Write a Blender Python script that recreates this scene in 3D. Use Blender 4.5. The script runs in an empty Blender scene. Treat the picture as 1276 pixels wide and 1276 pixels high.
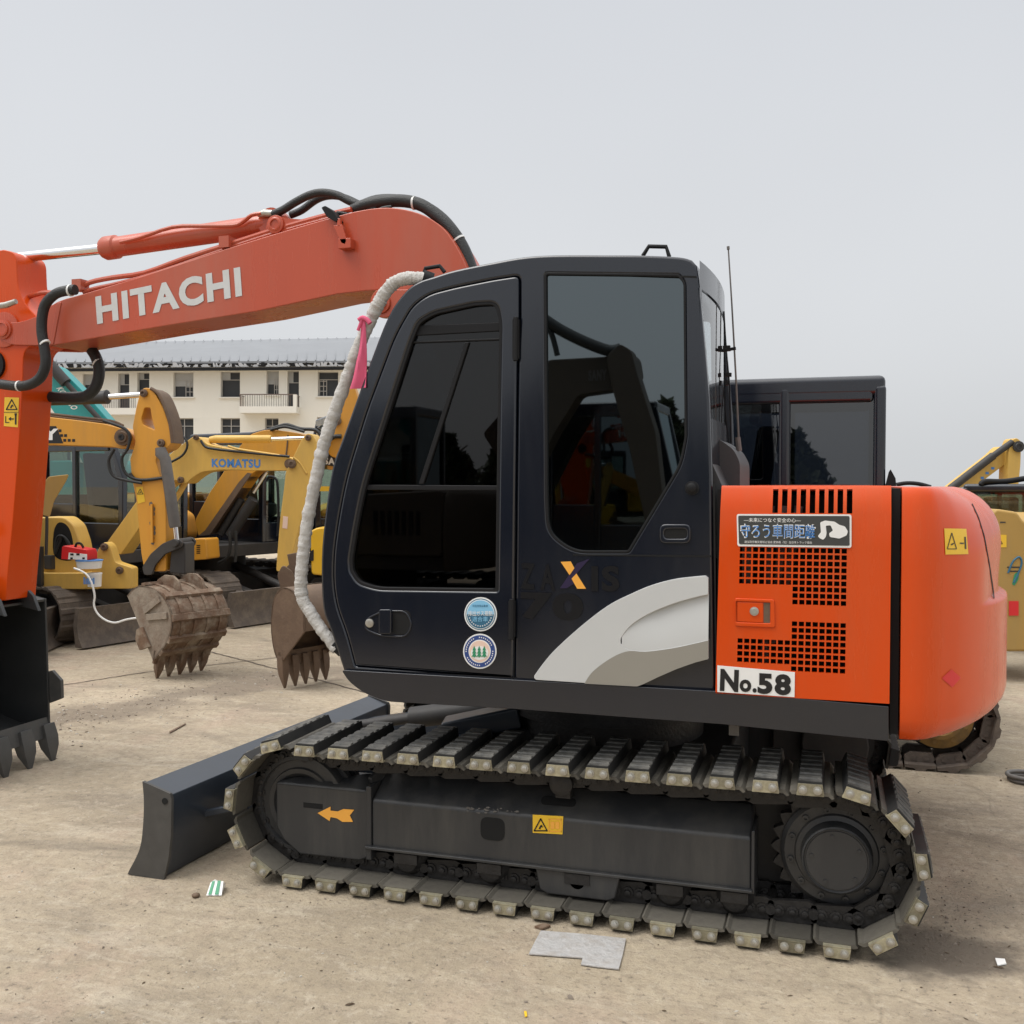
import bpy, bmesh, math, random
from mathutils import Vector, Matrix, noise
from mathutils.bvhtree import BVHTree
random.seed(7)
SC = bpy.context.scene
COL = SC.collection
R = math.radians

# ---------------------------------------------------------------- camera
EYE = Vector((1.03, -4.87, 1.68))
YAW = R(17.3)
PITCH = math.atan(35 / 1276.0)
cam_data = bpy.data.cameras.new('camera')
cam_data.sensor_width = 36.0
cam_data.lens = 36.0
cam_data.clip_start = 0.05
cam_data.clip_end = 2000.0
cam = bpy.data.objects.new('camera', cam_data)
cam.location = EYE
cam.rotation_euler = (math.pi / 2 - PITCH, 0, YAW)
COL.objects.link(cam)
SC.camera = cam

# ---------------------------------------------------------------- sky and sun (overcast)
SUN_EL, SUN_AZ = R(62), R(240)          # azimuth clockwise from +Y
w = bpy.data.worlds.new('World')
SC.world = w
w.use_nodes = True
nt = w.node_tree
nt.nodes.clear()
o_ = nt.nodes.new('ShaderNodeOutputWorld')
sky = nt.nodes.new('ShaderNodeTexSky')
sky.sky_type = 'NISHITA'
sky.sun_disc = False
sky.sun_elevation = SUN_EL
sky.sun_rotation = SUN_AZ
sky.dust_density = 6.0
sky.air_density = 1.0
hs = nt.nodes.new('ShaderNodeHueSaturation')
hs.inputs['Saturation'].default_value = 0.12
b1 = nt.nodes.new('ShaderNodeBackground')
b1.inputs['Strength'].default_value = 0.05
nt.links.new(sky.outputs[0], hs.inputs['Color'])
nt.links.new(hs.outputs[0], b1.inputs['Color'])
tc = nt.nodes.new('ShaderNodeTexCoord')
sx = nt.nodes.new('ShaderNodeSeparateXYZ')
nt.links.new(tc.outputs['Generated'], sx.inputs[0])
rp = nt.nodes.new('ShaderNodeValToRGB')      # cloud deck: a little brighter towards the zenith
cr_ = rp.color_ramp
cr_.elements[0].position = 0.0
cr_.elements[0].color = (0.60, 0.615, 0.63, 1)
cr_.elements[1].position = 1.0
cr_.elements[1].color = (2.0, 2.0, 2.0, 1)
e_ = cr_.elements.new(0.45)
e_.color = (0.50, 0.52, 0.555, 1)
nt.links.new(sx.outputs['Z'], rp.inputs[0])
nz = nt.nodes.new('ShaderNodeTexNoise')
nz.inputs['Scale'].default_value = 1.6
nz.inputs['Detail'].default_value = 3.0
nt.links.new(tc.outputs['Generated'], nz.inputs['Vector'])
mr = nt.nodes.new('ShaderNodeMapRange')
mr.inputs['From Min'].default_value = 0.3
mr.inputs['From Max'].default_value = 0.7
mr.inputs['To Min'].default_value = 0.955
mr.inputs['To Max'].default_value = 1.05
nt.links.new(nz.outputs['Fac'], mr.inputs[0])
b2 = nt.nodes.new('ShaderNodeBackground')
nt.links.new(rp.outputs[0], b2.inputs['Color'])
nt.links.new(mr.outputs[0], b2.inputs['Strength'])
ad = nt.nodes.new('ShaderNodeAddShader')
nt.links.new(b1.outputs[0], ad.inputs[0])
nt.links.new(b2.outputs[0], ad.inputs[1])
nt.links.new(ad.outputs[0], o_.inputs[0])

sl = bpy.data.lights.new('sun', 'SUN')
sl.energy = 1.5
sl.angle = R(35)
sl.color = (1.0, 0.96, 0.90)
so = bpy.data.objects.new('sun', sl)
sd = Vector((math.sin(SUN_AZ) * math.cos(SUN_EL), math.cos(SUN_AZ) * math.cos(SUN_EL), math.sin(SUN_EL)))
so.rotation_euler = (-sd).to_track_quat('-Z', 'Y').to_euler()
so.location = (0, 0, 30)
COL.objects.link(so)

SC.view_settings.view_transform = 'Standard'
SC.view_settings.look = 'None'
SC.view_settings.exposure = 0.0
SC.view_settings.gamma = 1.0
SC.view_settings.use_curve_mapping = False
SC.cycles.max_bounces = 8
SC.cycles.transparent_max_bounces = 16

# ---------------------------------------------------------------- materials
MATS = {}


def mat(name, col, rough=0.5, metal=0.0, var=0.12, scale=6.0, dirt=0.0, dirt_col=(0.25, 0.21, 0.16), dirt_scale=3.0,
        coat=0.0, bump=0.0, bump_scale=60.0, spec=0.5, streak=False, orand=0.0):
    m = bpy.data.materials.new(name)
    m.use_nodes = True
    t = m.node_tree
    b = t.nodes['Principled BSDF']
    b.inputs['Roughness'].default_value = rough
    b.inputs['Metallic'].default_value = metal
    b.inputs['Specular IOR Level'].default_value = spec
    b.inputs['Coat Weight'].default_value = coat
    b.inputs['Coat Roughness'].default_value = 0.12
    co = t.nodes.new('ShaderNodeTexCoord')
    mp = t.nodes.new('ShaderNodeMapping')
    t.links.new(co.outputs['Object'], mp.inputs[0])
    if streak:
        mp.inputs['Scale'].default_value = (1, 1, 0.16)
    n = t.nodes.new('ShaderNodeTexNoise')
    n.inputs['Scale'].default_value = scale
    n.inputs['Detail'].default_value = 8
    n.inputs['Roughness'].default_value = 0.62
    t.links.new(mp.outputs[0], n.inputs['Vector'])
    a = t.nodes.new('ShaderNodeMixRGB')
    lo = tuple(c * (1 - var) for c in col)
    hi = tuple(min(1, c * (1 + var)) for c in col)
    a.inputs[1].default_value = (*lo, 1)
    a.inputs[2].default_value = (*hi, 1)
    t.links.new(n.outputs['Fac'], a.inputs[0])
    out = a.outputs[0]
    if dirt > 0:
        n2 = t.nodes.new('ShaderNodeTexNoise')
        n2.inputs['Scale'].default_value = dirt_scale
        n2.inputs['Detail'].default_value = 10
        n2.inputs['Roughness'].default_value = 0.7
        t.links.new(mp.outputs[0], n2.inputs['Vector'])
        r2 = t.nodes.new('ShaderNodeMapRange')
        r2.inputs['From Min'].default_value = 0.45
        r2.inputs['From Max'].default_value = 0.72
        r2.inputs['To Max'].default_value = dirt
        t.links.new(n2.outputs['Fac'], r2.inputs[0])
        d = t.nodes.new('ShaderNodeMixRGB')
        d.inputs[2].default_value = (*dirt_col, 1)
        t.links.new(r2.outputs[0], d.inputs[0])
        t.links.new(out, d.inputs[1])
        out = d.outputs[0]
        rr = t.nodes.new('ShaderNodeMapRange')
        rr.inputs['To Min'].default_value = rough
        rr.inputs['To Max'].default_value = min(1, rough + 0.4)
        t.links.new(r2.outputs[0], rr.inputs[0])
        t.links.new(rr.outputs[0], b.inputs['Roughness'])
    if orand > 0:
        oi = t.nodes.new('ShaderNodeObjectInfo')
        r4 = t.nodes.new('ShaderNodeMapRange')
        r4.inputs['To Min'].default_value = 1 - orand
        r4.inputs['To Max'].default_value = 1 + orand
        t.links.new(oi.outputs['Random'], r4.inputs[0])
        hv = t.nodes.new('ShaderNodeHueSaturation')
        t.links.new(r4.outputs[0], hv.inputs['Value'])
        t.links.new(out, hv.inputs['Color'])
        out = hv.outputs[0]
    t.links.new(out, b.inputs['Base Color'])
    if bump > 0:
        n3 = t.nodes.new('ShaderNodeTexNoise')
        n3.inputs['Scale'].default_value = bump_scale
        n3.inputs['Detail'].default_value = 5
        t.links.new(co.outputs['Object'], n3.inputs['Vector'])
        bp = t.nodes.new('ShaderNodeBump')
        bp.inputs['Strength'].default_value = bump
        bp.inputs['Distance'].default_value = 0.01
        t.links.new(n3.outputs['Fac'], bp.inputs['Height'])
        t.links.new(bp.outputs[0], b.inputs['Normal'])
    MATS[name] = m
    return m


def glass(name, tint, rough=0.015, f0=0.05, refl=(1, 1, 1)):
    m = bpy.data.materials.new(name)
    m.use_nodes = True
    t = m.node_tree
    t.nodes.clear()
    o = t.nodes.new('ShaderNodeOutputMaterial')
    tr = t.nodes.new('ShaderNodeBsdfTransparent')
    tr.inputs[0].default_value = (*tint, 1)
    g = t.nodes.new('ShaderNodeBsdfGlossy')
    g.inputs['Roughness'].default_value = rough
    g.inputs['Color'].default_value = (*refl, 1)
    lw = t.nodes.new('ShaderNodeLayerWeight')
    lw.inputs[0].default_value = 0.5
    p = t.nodes.new('ShaderNodeMath')
    p.operation = 'POWER'
    p.inputs[1].default_value = 4.5
    t.links.new(lw.outputs['Facing'], p.inputs[0])
    ma = t.nodes.new('ShaderNodeMath')
    ma.operation = 'MULTIPLY_ADD'
    ma.inputs[1].default_value = 1 - f0
    ma.inputs[2].default_value = f0
    t.links.new(p.outputs[0], ma.inputs[0])
    mx = t.nodes.new('ShaderNodeMixShader')
    t.links.new(ma.outputs[0], mx.inputs[0])
    t.links.new(tr.outputs[0], mx.inputs[1])
    t.links.new(g.outputs[0], mx.inputs[2])
    t.links.new(mx.outputs[0], o.inputs[0])
    MATS[name] = m
    return m


ORANGE = mat('orange_paint', (0.62, 0.064, 0.004), 0.22, var=0.06, scale=3, dirt=0.30, dirt_col=(0.44, 0.115, 0.04), dirt_scale=4.0, spec=0.33, streak=True)
ORANGE_D = mat('orange_sky_haze_paint', (0.47, 0.072, 0.028), 0.27, var=0.10, scale=4, dirt=0.35, dirt_col=(0.36, 0.17, 0.12), dirt_scale=2.5, spec=0.6, streak=True)  # the hood's orange, duller and pinker: sky haze put into the colour
CABBLK = mat('cab_charcoal_paint', (0.0065, 0.0090, 0.0160), 0.14, var=0.2, scale=5, dirt=0.30, dirt_col=(0.020, 0.022, 0.027), dirt_scale=2.2, streak=True, spec=0.75)
TRIM = mat('black_rubber_trim', (0.009, 0.009, 0.010), 0.55, var=0.2, spec=0.25)
SEAM = mat('dark_seam', (0.004, 0.004, 0.004), 0.9, var=0.1)
FRAME = mat('undercarriage_paint', (0.030, 0.031, 0.033), 0.42, var=0.2, scale=9, dirt=0.55, dirt_col=(0.095, 0.088, 0.075), dirt_scale=4, bump=0.05, streak=True)
CHAIN = mat('greasy_chain_steel', (0.018, 0.017, 0.017), 0.5, metal=0.2, var=0.4, scale=20, dirt=0.4, dirt_col=(0.05, 0.045, 0.04), dirt_scale=18, bump=0.3)
SHOE = mat('shoe_steel_black', (0.098, 0.090, 0.074), 0.55, var=0.3, scale=14, dirt=0.8, dirt_col=(0.045, 0.041, 0.035), dirt_scale=6, bump=0.15, orand=0.4)
PADSIDE = mat('pad_rubber_side', (0.016, 0.016, 0.016), 0.6, var=0.3, scale=18, dirt=0.5, dirt_col=(0.05, 0.047, 0.04), dirt_scale=10)
PAD = mat('pad_rubber', (0.050, 0.049, 0.045), 0.58, var=0.3, scale=18, dirt=0.75, dirt_col=(0.18, 0.17, 0.15), dirt_scale=14, bump=0.3, orand=0.35)
BRASS = mat('zinc_clip_plating', (0.40, 0.375, 0.27), 0.42, metal=0.55, var=0.4, scale=22, dirt=0.85, dirt_col=(0.16, 0.125, 0.085), dirt_scale=16, orand=0.4)
ZINC = mat('zinc_bolt', (0.46, 0.45, 0.41), 0.38, metal=0.75, var=0.25, scale=25, dirt=0.5, dirt_col=(0.22, 0.18, 0.13), dirt_scale=20)
CHROME = mat('chromed_rod', (0.75, 0.75, 0.75), 0.12, metal=1.0, var=0.03)
HOSE = mat('black_hose', (0.012, 0.013, 0.013), 0.5, var=0.3, scale=40, bump=0.4, bump_scale=160)
BLADE = mat('blade_navy_paint', (0.026, 0.033, 0.045), 0.36, var=0.12, scale=5, dirt=0.3, dirt_col=(0.06, 0.062, 0.065), coat=0.2)
BLADE_W = mat('blade_worn_end', (0.055, 0.053, 0.05), 0.5, var=0.25, scale=7, dirt=0.5, dirt_col=(0.10, 0.095, 0.085), dirt_scale=12)
BUCKBLK = mat('bucket_black_paint', (0.032, 0.034, 0.035), 0.42, var=0.2, dirt=0.3, dirt_col=(0.06, 0.06, 0.058), dirt_scale=4)
FOAM = mat('foam_wrap', (0.50, 0.485, 0.46), 0.85, var=0.14, scale=30, dirt=0.4, dirt_col=(0.36, 0.34, 0.31), dirt_scale=22, bump=0.5, bump_scale=120)
PINK = mat('pink_ribbon_cloth', (0.62, 0.10, 0.19), 0.8, var=0.15, scale=12)
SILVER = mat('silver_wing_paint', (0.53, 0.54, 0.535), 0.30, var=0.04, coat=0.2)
SILVER_D = mat('silver_wing_shade', (0.27, 0.255, 0.22), 0.42, var=0.05)  # silver again, with the shade of the inward-sloping lower face in its colour
WHITE = mat('white_vinyl', (0.78, 0.78, 0.76), 0.45, var=0.04)
LETTER = mat('pale_grey_lettering', (0.58, 0.59, 0.58), 0.45, var=0.10, scale=20, dirt=0.08, dirt_col=(0.5, 0.3, 0.25))
BLACKV = mat('black_vinyl', (0.010, 0.010, 0.011), 0.4, var=0.05)
GHOST = mat('ghost_lettering', (0.005, 0.0055, 0.0075), 0.3, var=0.1, spec=0.45)
PLUM = mat('dark_plum_vinyl', (0.018, 0.010, 0.045), 0.4, var=0.1)
CHARV = mat('charcoal_vinyl', (0.045, 0.047, 0.045), 0.5, var=0.05)
YSTICK = mat('yellow_sticker', (0.80, 0.50, 0.03), 0.45, var=0.06)
AMBER = mat('amber_vinyl', (0.85, 0.40, 0.06), 0.4, var=0.05)
REDV = mat('red_vinyl', (0.62, 0.015, 0.02), 0.35, var=0.05)
BLUEV = mat('blue_vinyl', (0.06, 0.22, 0.55), 0.45, var=0.05)
SKYV = mat('sky_blue_vinyl', (0.22, 0.50, 0.72), 0.45, var=0.05)
NAVYV = mat('navy_vinyl', (0.025, 0.06, 0.22), 0.45, var=0.05)
TEALV = mat('deep_teal_vinyl', (0.03, 0.13, 0.22), 0.45, var=0.05)
GREENV = mat('green_vinyl', (0.03, 0.25, 0.12), 0.45, var=0.05)
PEACH = mat('peach_vinyl', (0.75, 0.55, 0.45), 0.45, var=0.08)
YEL = mat('amber_yellow_paint', (0.62, 0.285, 0.028), 0.42, var=0.10, scale=4, dirt=0.4, dirt_col=(0.26, 0.17, 0.08), dirt_scale=3, streak=True)
YEL2 = mat('faded_yellow_paint', (0.64, 0.40, 0.085), 0.46, var=0.10, scale=4, dirt=0.4, dirt_col=(0.30, 0.20, 0.08), dirt_scale=3.5, streak=True)
YEL3 = mat('bright_yellow_paint', (0.72, 0.42, 0.02), 0.36, var=0.08, scale=4, dirt=0.15)
YEL4 = mat('tan_yellow_paint', (0.40, 0.245, 0.06), 0.5, var=0.12, scale=4, dirt=0.4, dirt_col=(0.30, 0.22, 0.12), streak=True)
TEAL = mat('teal_paint', (0.03, 0.30, 0.30), 0.4, var=0.1, dirt=0.2, dirt_col=(0.10, 0.3, 0.28))
RUST = mat('rusty_bucket_steel', (0.135, 0.080, 0.048), 0.75, var=0.5, scale=11, dirt=0.95, dirt_col=(0.32, 0.27, 0.205), dirt_scale=7, bump=0.8, bump_scale=30)
RUSTG = mat('mud_grey_bucket_side', (0.24, 0.20, 0.155), 0.8, var=0.4, scale=9, dirt=0.8, dirt_col=(0.14, 0.085, 0.055), dirt_scale=6, bump=0.6, bump_scale=35)
RUSTD = mat('brown_bucket_steel', (0.115, 0.072, 0.045), 0.65, var=0.3, scale=6, dirt=0.4, dirt_col=(0.24, 0.17, 0.11), dirt_scale=5, bump=0.3, bump_scale=40)
MUD = mat('muddy_track_steel', (0.10, 0.08, 0.065), 0.75, var=0.35, scale=12, dirt=0.6, dirt_col=(0.20, 0.16, 0.12), dirt_scale=6, bump=0.4)
DARKST = mat('dark_machine_steel', (0.030, 0.028, 0.027), 0.55, var=0.3, scale=8, dirt=0.4, dirt_col=(0.10, 0.085, 0.07))
GREYST = mat('grey_cylinder_steel', (0.11, 0.105, 0.10), 0.55, var=0.3, scale=12, dirt=0.4, dirt_col=(0.2, 0.17, 0.14))
SEAT = mat('seat_cloth', (0.03, 0.03, 0.033), 0.9, var=0.2)
PLASTER = mat('cream_plaster', (0.82, 0.79, 0.71), 0.9, var=0.07, scale=0.25, dirt=0.18, dirt_col=(0.62, 0.58, 0.50), dirt_scale=0.3, streak=True)
STONE = mat('pale_trim_plaster', (0.78, 0.75, 0.68), 0.9, var=0.08, scale=1)
ROOF = mat('grey_roof_sheet', (0.21, 0.22, 0.235), 0.6, var=0.10, scale=0.6, dirt=0.2, dirt_col=(0.20, 0.21, 0.225), dirt_scale=0.5)
TARP = mat('torn_white_tarp', (0.45, 0.46, 0.48), 0.8, var=0.1)
WINDK = mat('dark_room', (0.035, 0.038, 0.042), 0.6, var=0.3, scale=0.6)
WINFR = mat('window_frame_paint', (0.42, 0.40, 0.37), 0.6, var=0.15)
CURT = mat('pale_curtain', (0.42, 0.42, 0.41), 0.9, var=0.12, scale=2)
IRON = mat('rusty_iron_rail', (0.16, 0.12, 0.10), 0.7, var=0.2)
TAPE = mat('cable_tie', (0.7, 0.7, 0.68), 0.5, var=0.02)
GDARK = glass('tinted_cab_glass', (0.018, 0.02, 0.024), f0=0.15, refl=(0.82, 0.95, 1.0))
GDOOR = glass('door_glass', (0.04, 0.045, 0.055), f0=0.04)
GHOUSE = glass('blue_grey_cab_glass', (0.10, 0.115, 0.14), f0=0.10)
GFAR = glass('dark_far_glass', (0.10, 0.11, 0.12), f0=0.05)
TOOTH = mat('worn_tooth_steel', (0.060, 0.060, 0.058), 0.5, var=0.3, scale=10, dirt=0.5, dirt_col=(0.11, 0.10, 0.09), dirt_scale=9)
RFL = mat('backlit_dark_paint', (0.055, 0.042, 0.03), 0.6, var=0.2)  # backlit shade of the mirrored machines, put into a dark colour
DUCT = mat('grey_duct_plastic', (0.045, 0.046, 0.048), 0.45, var=0.2)
GCLEAR = glass('clear_cab_glass', (0.80, 0.84, 0.85), f0=0.08)
GGREEN = glass('greenish_cab_glass', (0.50, 0.60, 0.56), f0=0.10)

# ---------------------------------------------------------------- photo rays: a pixel of the 1276 px photograph to a point on a real plane
_cy, _sy, _cp, _sp = math.cos(YAW), math.sin(YAW), math.cos(PITCH), math.sin(PITCH)
RIGHT = Vector((_cy, _sy, 0))
FWD = Vector((-_sy, _cy, 0))
UP = Vector((0, 0, 1))


def ray(px, py):
    a, b = (px - 638) / 1276.0, (638 - py) / 1276.0
    return RIGHT * a + FWD * (_cp + _sp * b) + UP * (b * _cp - _sp)


def gnd(px, py, z=0.0):
    d = ray(px, py)
    return EYE + d * ((z - EYE.z) / d.z)


class PL:
    """a vertical plane in the yard: point o, normal n towards the viewer's side, u along it"""

    def __init__(s, o, n):
        s.o = Vector(o)
        s.n = Vector(n).normalized()
        s.u = UP.cross(s.n).normalized()

    def p(s, px, py, off=0.0):
        d = ray(px, py)
        t = (s.o - EYE).dot(s.n) / d.dot(s.n)
        return EYE + d * t + s.n * off

    def two(s, px, py):
        q = s.p(px, py) - s.o
        return q.dot(s.u), q.z

    def three(s, a, b, off=0.0):
        return s.o + s.u * a + UP * b + s.n * off


def Y(y):
    return PL((0, y, 0), (0, -1, 0))


def D(d, ang=0.0, px=638):
    """plane d metres in front of the viewer, turned by ang degrees about the vertical"""
    n = Matrix.Rotation(R(ang), 3, 'Z') @ (-FWD)
    lat = (px - 638) / 1276.0 * d
    return PL((EYE.x + FWD.x * d + RIGHT.x * lat, EYE.y + FWD.y * d + RIGHT.y * lat, 0), n)


def cr(pts, k=5, closed=False):
    out = []
    n = len(pts)
    for i in range(n if closed else n - 1):
        p0 = pts[(i - 1) % n] if (closed or i > 0) else pts[0]
        p1, p2 = pts[i], pts[(i + 1) % n]
        p3 = pts[(i + 2) % n] if (closed or i + 2 < n) else pts[-1]
        for j in range(k):
            t = j / k
            out.append(tuple(0.5 * (2 * b + (c - a) * t + (2 * a - 5 * b + 4 * c - d) * t * t + (3 * b - a - 3 * c + d) * t ** 3)
                             for a, b, c, d in zip(p0, p1, p2, p3)))
    if not closed:
        out.append(tuple(pts[-1]))
    return out


def rnd(pts, r, k=5):
    """round the corners of a 2-D polygon"""
    out = []
    n = len(pts)
    for i in range(n):
        a, b, c = Vector(pts[i - 1][:2]), Vector(pts[i][:2]), Vector(pts[(i + 1) % n][:2])
        rr = pts[i][2] if len(pts[i]) > 2 else r
        v1, v2 = a - b, c - b
        l = min(rr, v1.length * 0.45, v2.length * 0.45)
        if l < 1e-4:
            out.append(tuple(b))
            continue
        s, e = b + v1.normalized() * l, b + v2.normalized() * l
        for j in range(k + 1):
            t = j / k
            q = s * (1 - t) ** 2 + b * 2 * t * (1 - t) + e * t * t
            out.append((q.x, q.y))
    return out


def ell(cx, cy, rx, ry, n=28):
    return [(cx + rx * math.cos(2 * math.pi * i / n), cy + ry * math.sin(2 * math.pi * i / n)) for i in range(n)]


def rect(x0, y0, x1, y1):
    return [(x0, y0), (x1, y0), (x1, y1), (x0, y1)]


def link(name, me, mats, parent=None, smooth=35, bevel=0.0, seg=2):
    for m in (mats if isinstance(mats, (list, tuple)) else [mats]):
        me.materials.append(m)
    o = bpy.data.objects.new(name, me)
    COL.objects.link(o)
    if parent is not None:
        attach(o, parent)
    if smooth:
        for p in me.polygons:
            p.use_smooth = True
        me.set_sharp_from_angle(angle=R(smooth))
    if bevel > 0:
        b = o.modifiers.new('bevel', 'BEVEL')
        b.width = bevel
        b.segments = seg
        b.limit_method = 'ANGLE'
        b.angle_limit = R(40)
        b.harden_normals = True
    return o


def world_of(o):
    m = o.matrix_basis.copy()
    if o.parent is not None:
        m = world_of(o.parent) @ o.matrix_parent_inverse @ m
    return m


def attach(o, parent):
    o.parent = parent
    o.matrix_parent_inverse = world_of(parent).inverted()


class MB:
    def __init__(s, M=None):
        s.v, s.f, s.mi = [], [], []
        s.M = M

    def add(s, vs, fs, m=0):
        b = len(s.v)
        s.v += [tuple((s.M @ Vector(q)) if s.M else q) for q in vs]
        s.f += [tuple(b + i for i in f) for f in fs]
        s.mi += [m] * len(fs)
        return s

    def prism(s, poly, vec, m=0):
        n = len(poly)
        vec = Vector(vec)
        vs = [Vector(p) for p in poly] + [Vector(p) + vec for p in poly]
        fs = [tuple(range(n)), tuple(range(2 * n - 1, n - 1, -1))]
        fs += [(i, i + n, (i + 1) % n + n, (i + 1) % n) for i in range(n)]
        return s.add(vs, fs, m)

    def box(s, x0, x1, y0, y1, z0, z1, m=0):
        return s.prism([(x0, y0, z0), (x1, y0, z0), (x1, y1, z0), (x0, y1, z0)], (0, 0, z1 - z0), m)

    def bar(s, a, b, wd, ht, up=UP, m=0):
        a, b = Vector(a), Vector(b)
        d = (b - a).normalized()
        sd_ = d.cross(Vector(up))
        if sd_.length < 1e-4:
            sd_ = d.cross(Vector((1, 0, 0)))
        sd_.normalize()
        u = sd_.cross(d)
        q = [a + sd_ * (wd / 2) * i + u * (ht / 2) * j for i, j in ((-1, -1), (1, -1), (1, 1), (-1, 1))]
        return s.prism(q, b - a, m)

    def tube(s, pts, r, n=10, m=0, caps=True, closed=False):
        pts = [Vector(p) for p in pts]
        rs = r if isinstance(r, (list, tuple)) else [r] * len(pts)
        vs = []
        ref = None
        K = len(pts)
        for i, p in enumerate(pts):
            if closed:
                d = pts[(i + 1) % K] - pts[i - 1]
            else:
                d = pts[min(i + 1, K - 1)] - pts[max(i - 1, 0)]
            d.normalize()
            if ref is None:
                ref = d.orthogonal().normalized()
            ref = (ref - d * ref.dot(d)).normalized()
            c = d.cross(ref)
            for j in range(n):
                t = 2 * math.pi * j / n
                vs.append(p + (ref * math.cos(t) + c * math.sin(t)) * rs[i])
        fs = []
        for i in range(K if closed else K - 1):
            i2 = (i + 1) % K
            for j in range(n):
                fs.append((i * n + j, i * n + (j + 1) % n, i2 * n + (j + 1) % n, i2 * n + j))
        if caps and not closed:
            fs.append(tuple(range(n - 1, -1, -1)))
            fs.append(tuple((K - 1) * n + j for j in range(n)))
        return s.add(vs, fs, m)

    def cyl(s, a, b, r, n=20, m=0, r2=None):
        return s.tube([a, b], [r, r if r2 is None else r2], n, m)

    def lathe(s, prof, o, ax, n=32, m=0):
        """prof: (radius, distance along ax)"""
        o, ax = Vector(o), Vector(ax).normalized()
        e = ax.orthogonal().normalized()
        g = ax.cross(e)
        vs = []
        for r, h in prof:
            for j in range(n):
                t = 2 * math.pi * j / n
                vs.append(o + ax * h + (e * math.cos(t) + g * math.sin(t)) * r)
        fs = []
        for i in range(len(prof) - 1):
            for j in range(n):
                fs.append((i * n + j, i * n + (j + 1) % n, (i + 1) * n + (j + 1) % n, (i + 1) * n + j))
        fs.append(tuple(range(n - 1, -1, -1)))
        fs.append(tuple((len(prof) - 1) * n + j for j in range(n)))
        return s.add(vs, fs, m)

    def mesh(s, name='m'):
        me = bpy.data.meshes.new(name)
        me.from_pydata([tuple(q) for q in s.v], [], s.f)
        for p, i in zip(me.polygons, s.mi):
            p.material_index = i
        bm = bmesh.new()
        bm.from_mesh(me)
        bmesh.ops.recalc_face_normals(bm, faces=bm.faces)
        bm.to_mesh(me)
        bm.free()
        return me

    def build(s, name, mats, parent=None, smooth=35, bevel=0.0, seg=2):
        return link(name, s.mesh(name), mats, parent, smooth, bevel, seg)

    def build_each(s, name, mats, parent=None, smooth=35, bevel=0.0, seg=2):
        """every separate piece becomes an object of its own"""
        root = list(range(len(s.v)))

        def find(i):
            while root[i] != i:
                root[i] = root[root[i]]
                i = root[i]
            return i
        for f in s.f:
            a = find(f[0])
            for q in f[1:]:
                root[find(q)] = a
        groups = {}
        for f, m in zip(s.f, s.mi):
            groups.setdefault(find(f[0]), []).append((f, m))
        out = []
        for g_ in groups.values():
            ids = sorted({i for f, _ in g_ for i in f})
            mp = {i: k for k, i in enumerate(ids)}
            b = MB()
            b.v = [s.v[i] for i in ids]
            b.f = [tuple(mp[i] for i in f) for f, _ in g_]
            b.mi = [m for _, m in g_]
            out.append(b.build(name, mats, parent, smooth, bevel, seg))
        return out[0]


def thing(name, label, cat, loc=(0, 0, 0), group=None, rz=0.0):
    o = bpy.data.objects.new(name, None)
    o.empty_display_size = 0.2
    o.location = loc
    o.rotation_euler = (0, 0, rz)
    COL.objects.link(o)
    return tag(o, label, cat, group)


def tag(o, label=None, cat=None, group=None, kind=None):
    if label:
        o['label'] = label
    if cat:
        o['category'] = cat
    if group:
        o['group'] = group
    if kind:
        o['kind'] = kind
    return o


def slab(name, pl, pts, t, mats, parent=None, off=0.0, bevel=0.0, smooth=35, seg=2):
    """a plate traced on plane pl: its near face off metres proud of pl, t metres thick"""
    poly = [pl.p(x, y, off) for x, y in pts]
    return MB().prism(poly, -pl.n * t).build(name, mats, parent, smooth, bevel, seg)


def holed(name, pl, outer, holes, t, mats, parent=None, off=0.0, bevel=0.0):
    """like slab(), with openings cut through it (2-D curve fill turned into a mesh)"""
    c = bpy.data.curves.new(name, 'CURVE')
    c.dimensions = '2D'
    c.fill_mode = 'BOTH'
    c.extrude = max(1e-4, t / 2 - bevel)
    c.bevel_depth = bevel
    c.bevel_resolution = 2
    c.offset = -bevel
    for poly in [outer] + list(holes):
        sp = c.splines.new('POLY')
        q = [pl.two(x, y) for x, y in poly]
        sp.points.add(len(q) - 1)
        for i, (a, b) in enumerate(q):
            sp.points[i].co = (a, b, 0, 1)
        sp.use_cyclic_u = True
    o = bpy.data.objects.new('tmp', c)
    COL.objects.link(o)
    bpy.context.view_layer.update()
    me = bpy.data.meshes.new_from_object(o.evaluated_get(bpy.context.evaluated_depsgraph_get()))
    bpy.data.objects.remove(o)
    bpy.data.curves.remove(c)
    me.materials.clear()
    for v in me.vertices:
        v.co = pl.three(v.co.x, v.co.y, off - t / 2 + v.co.z)
    return link(name, me, mats, parent, 40)


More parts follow.
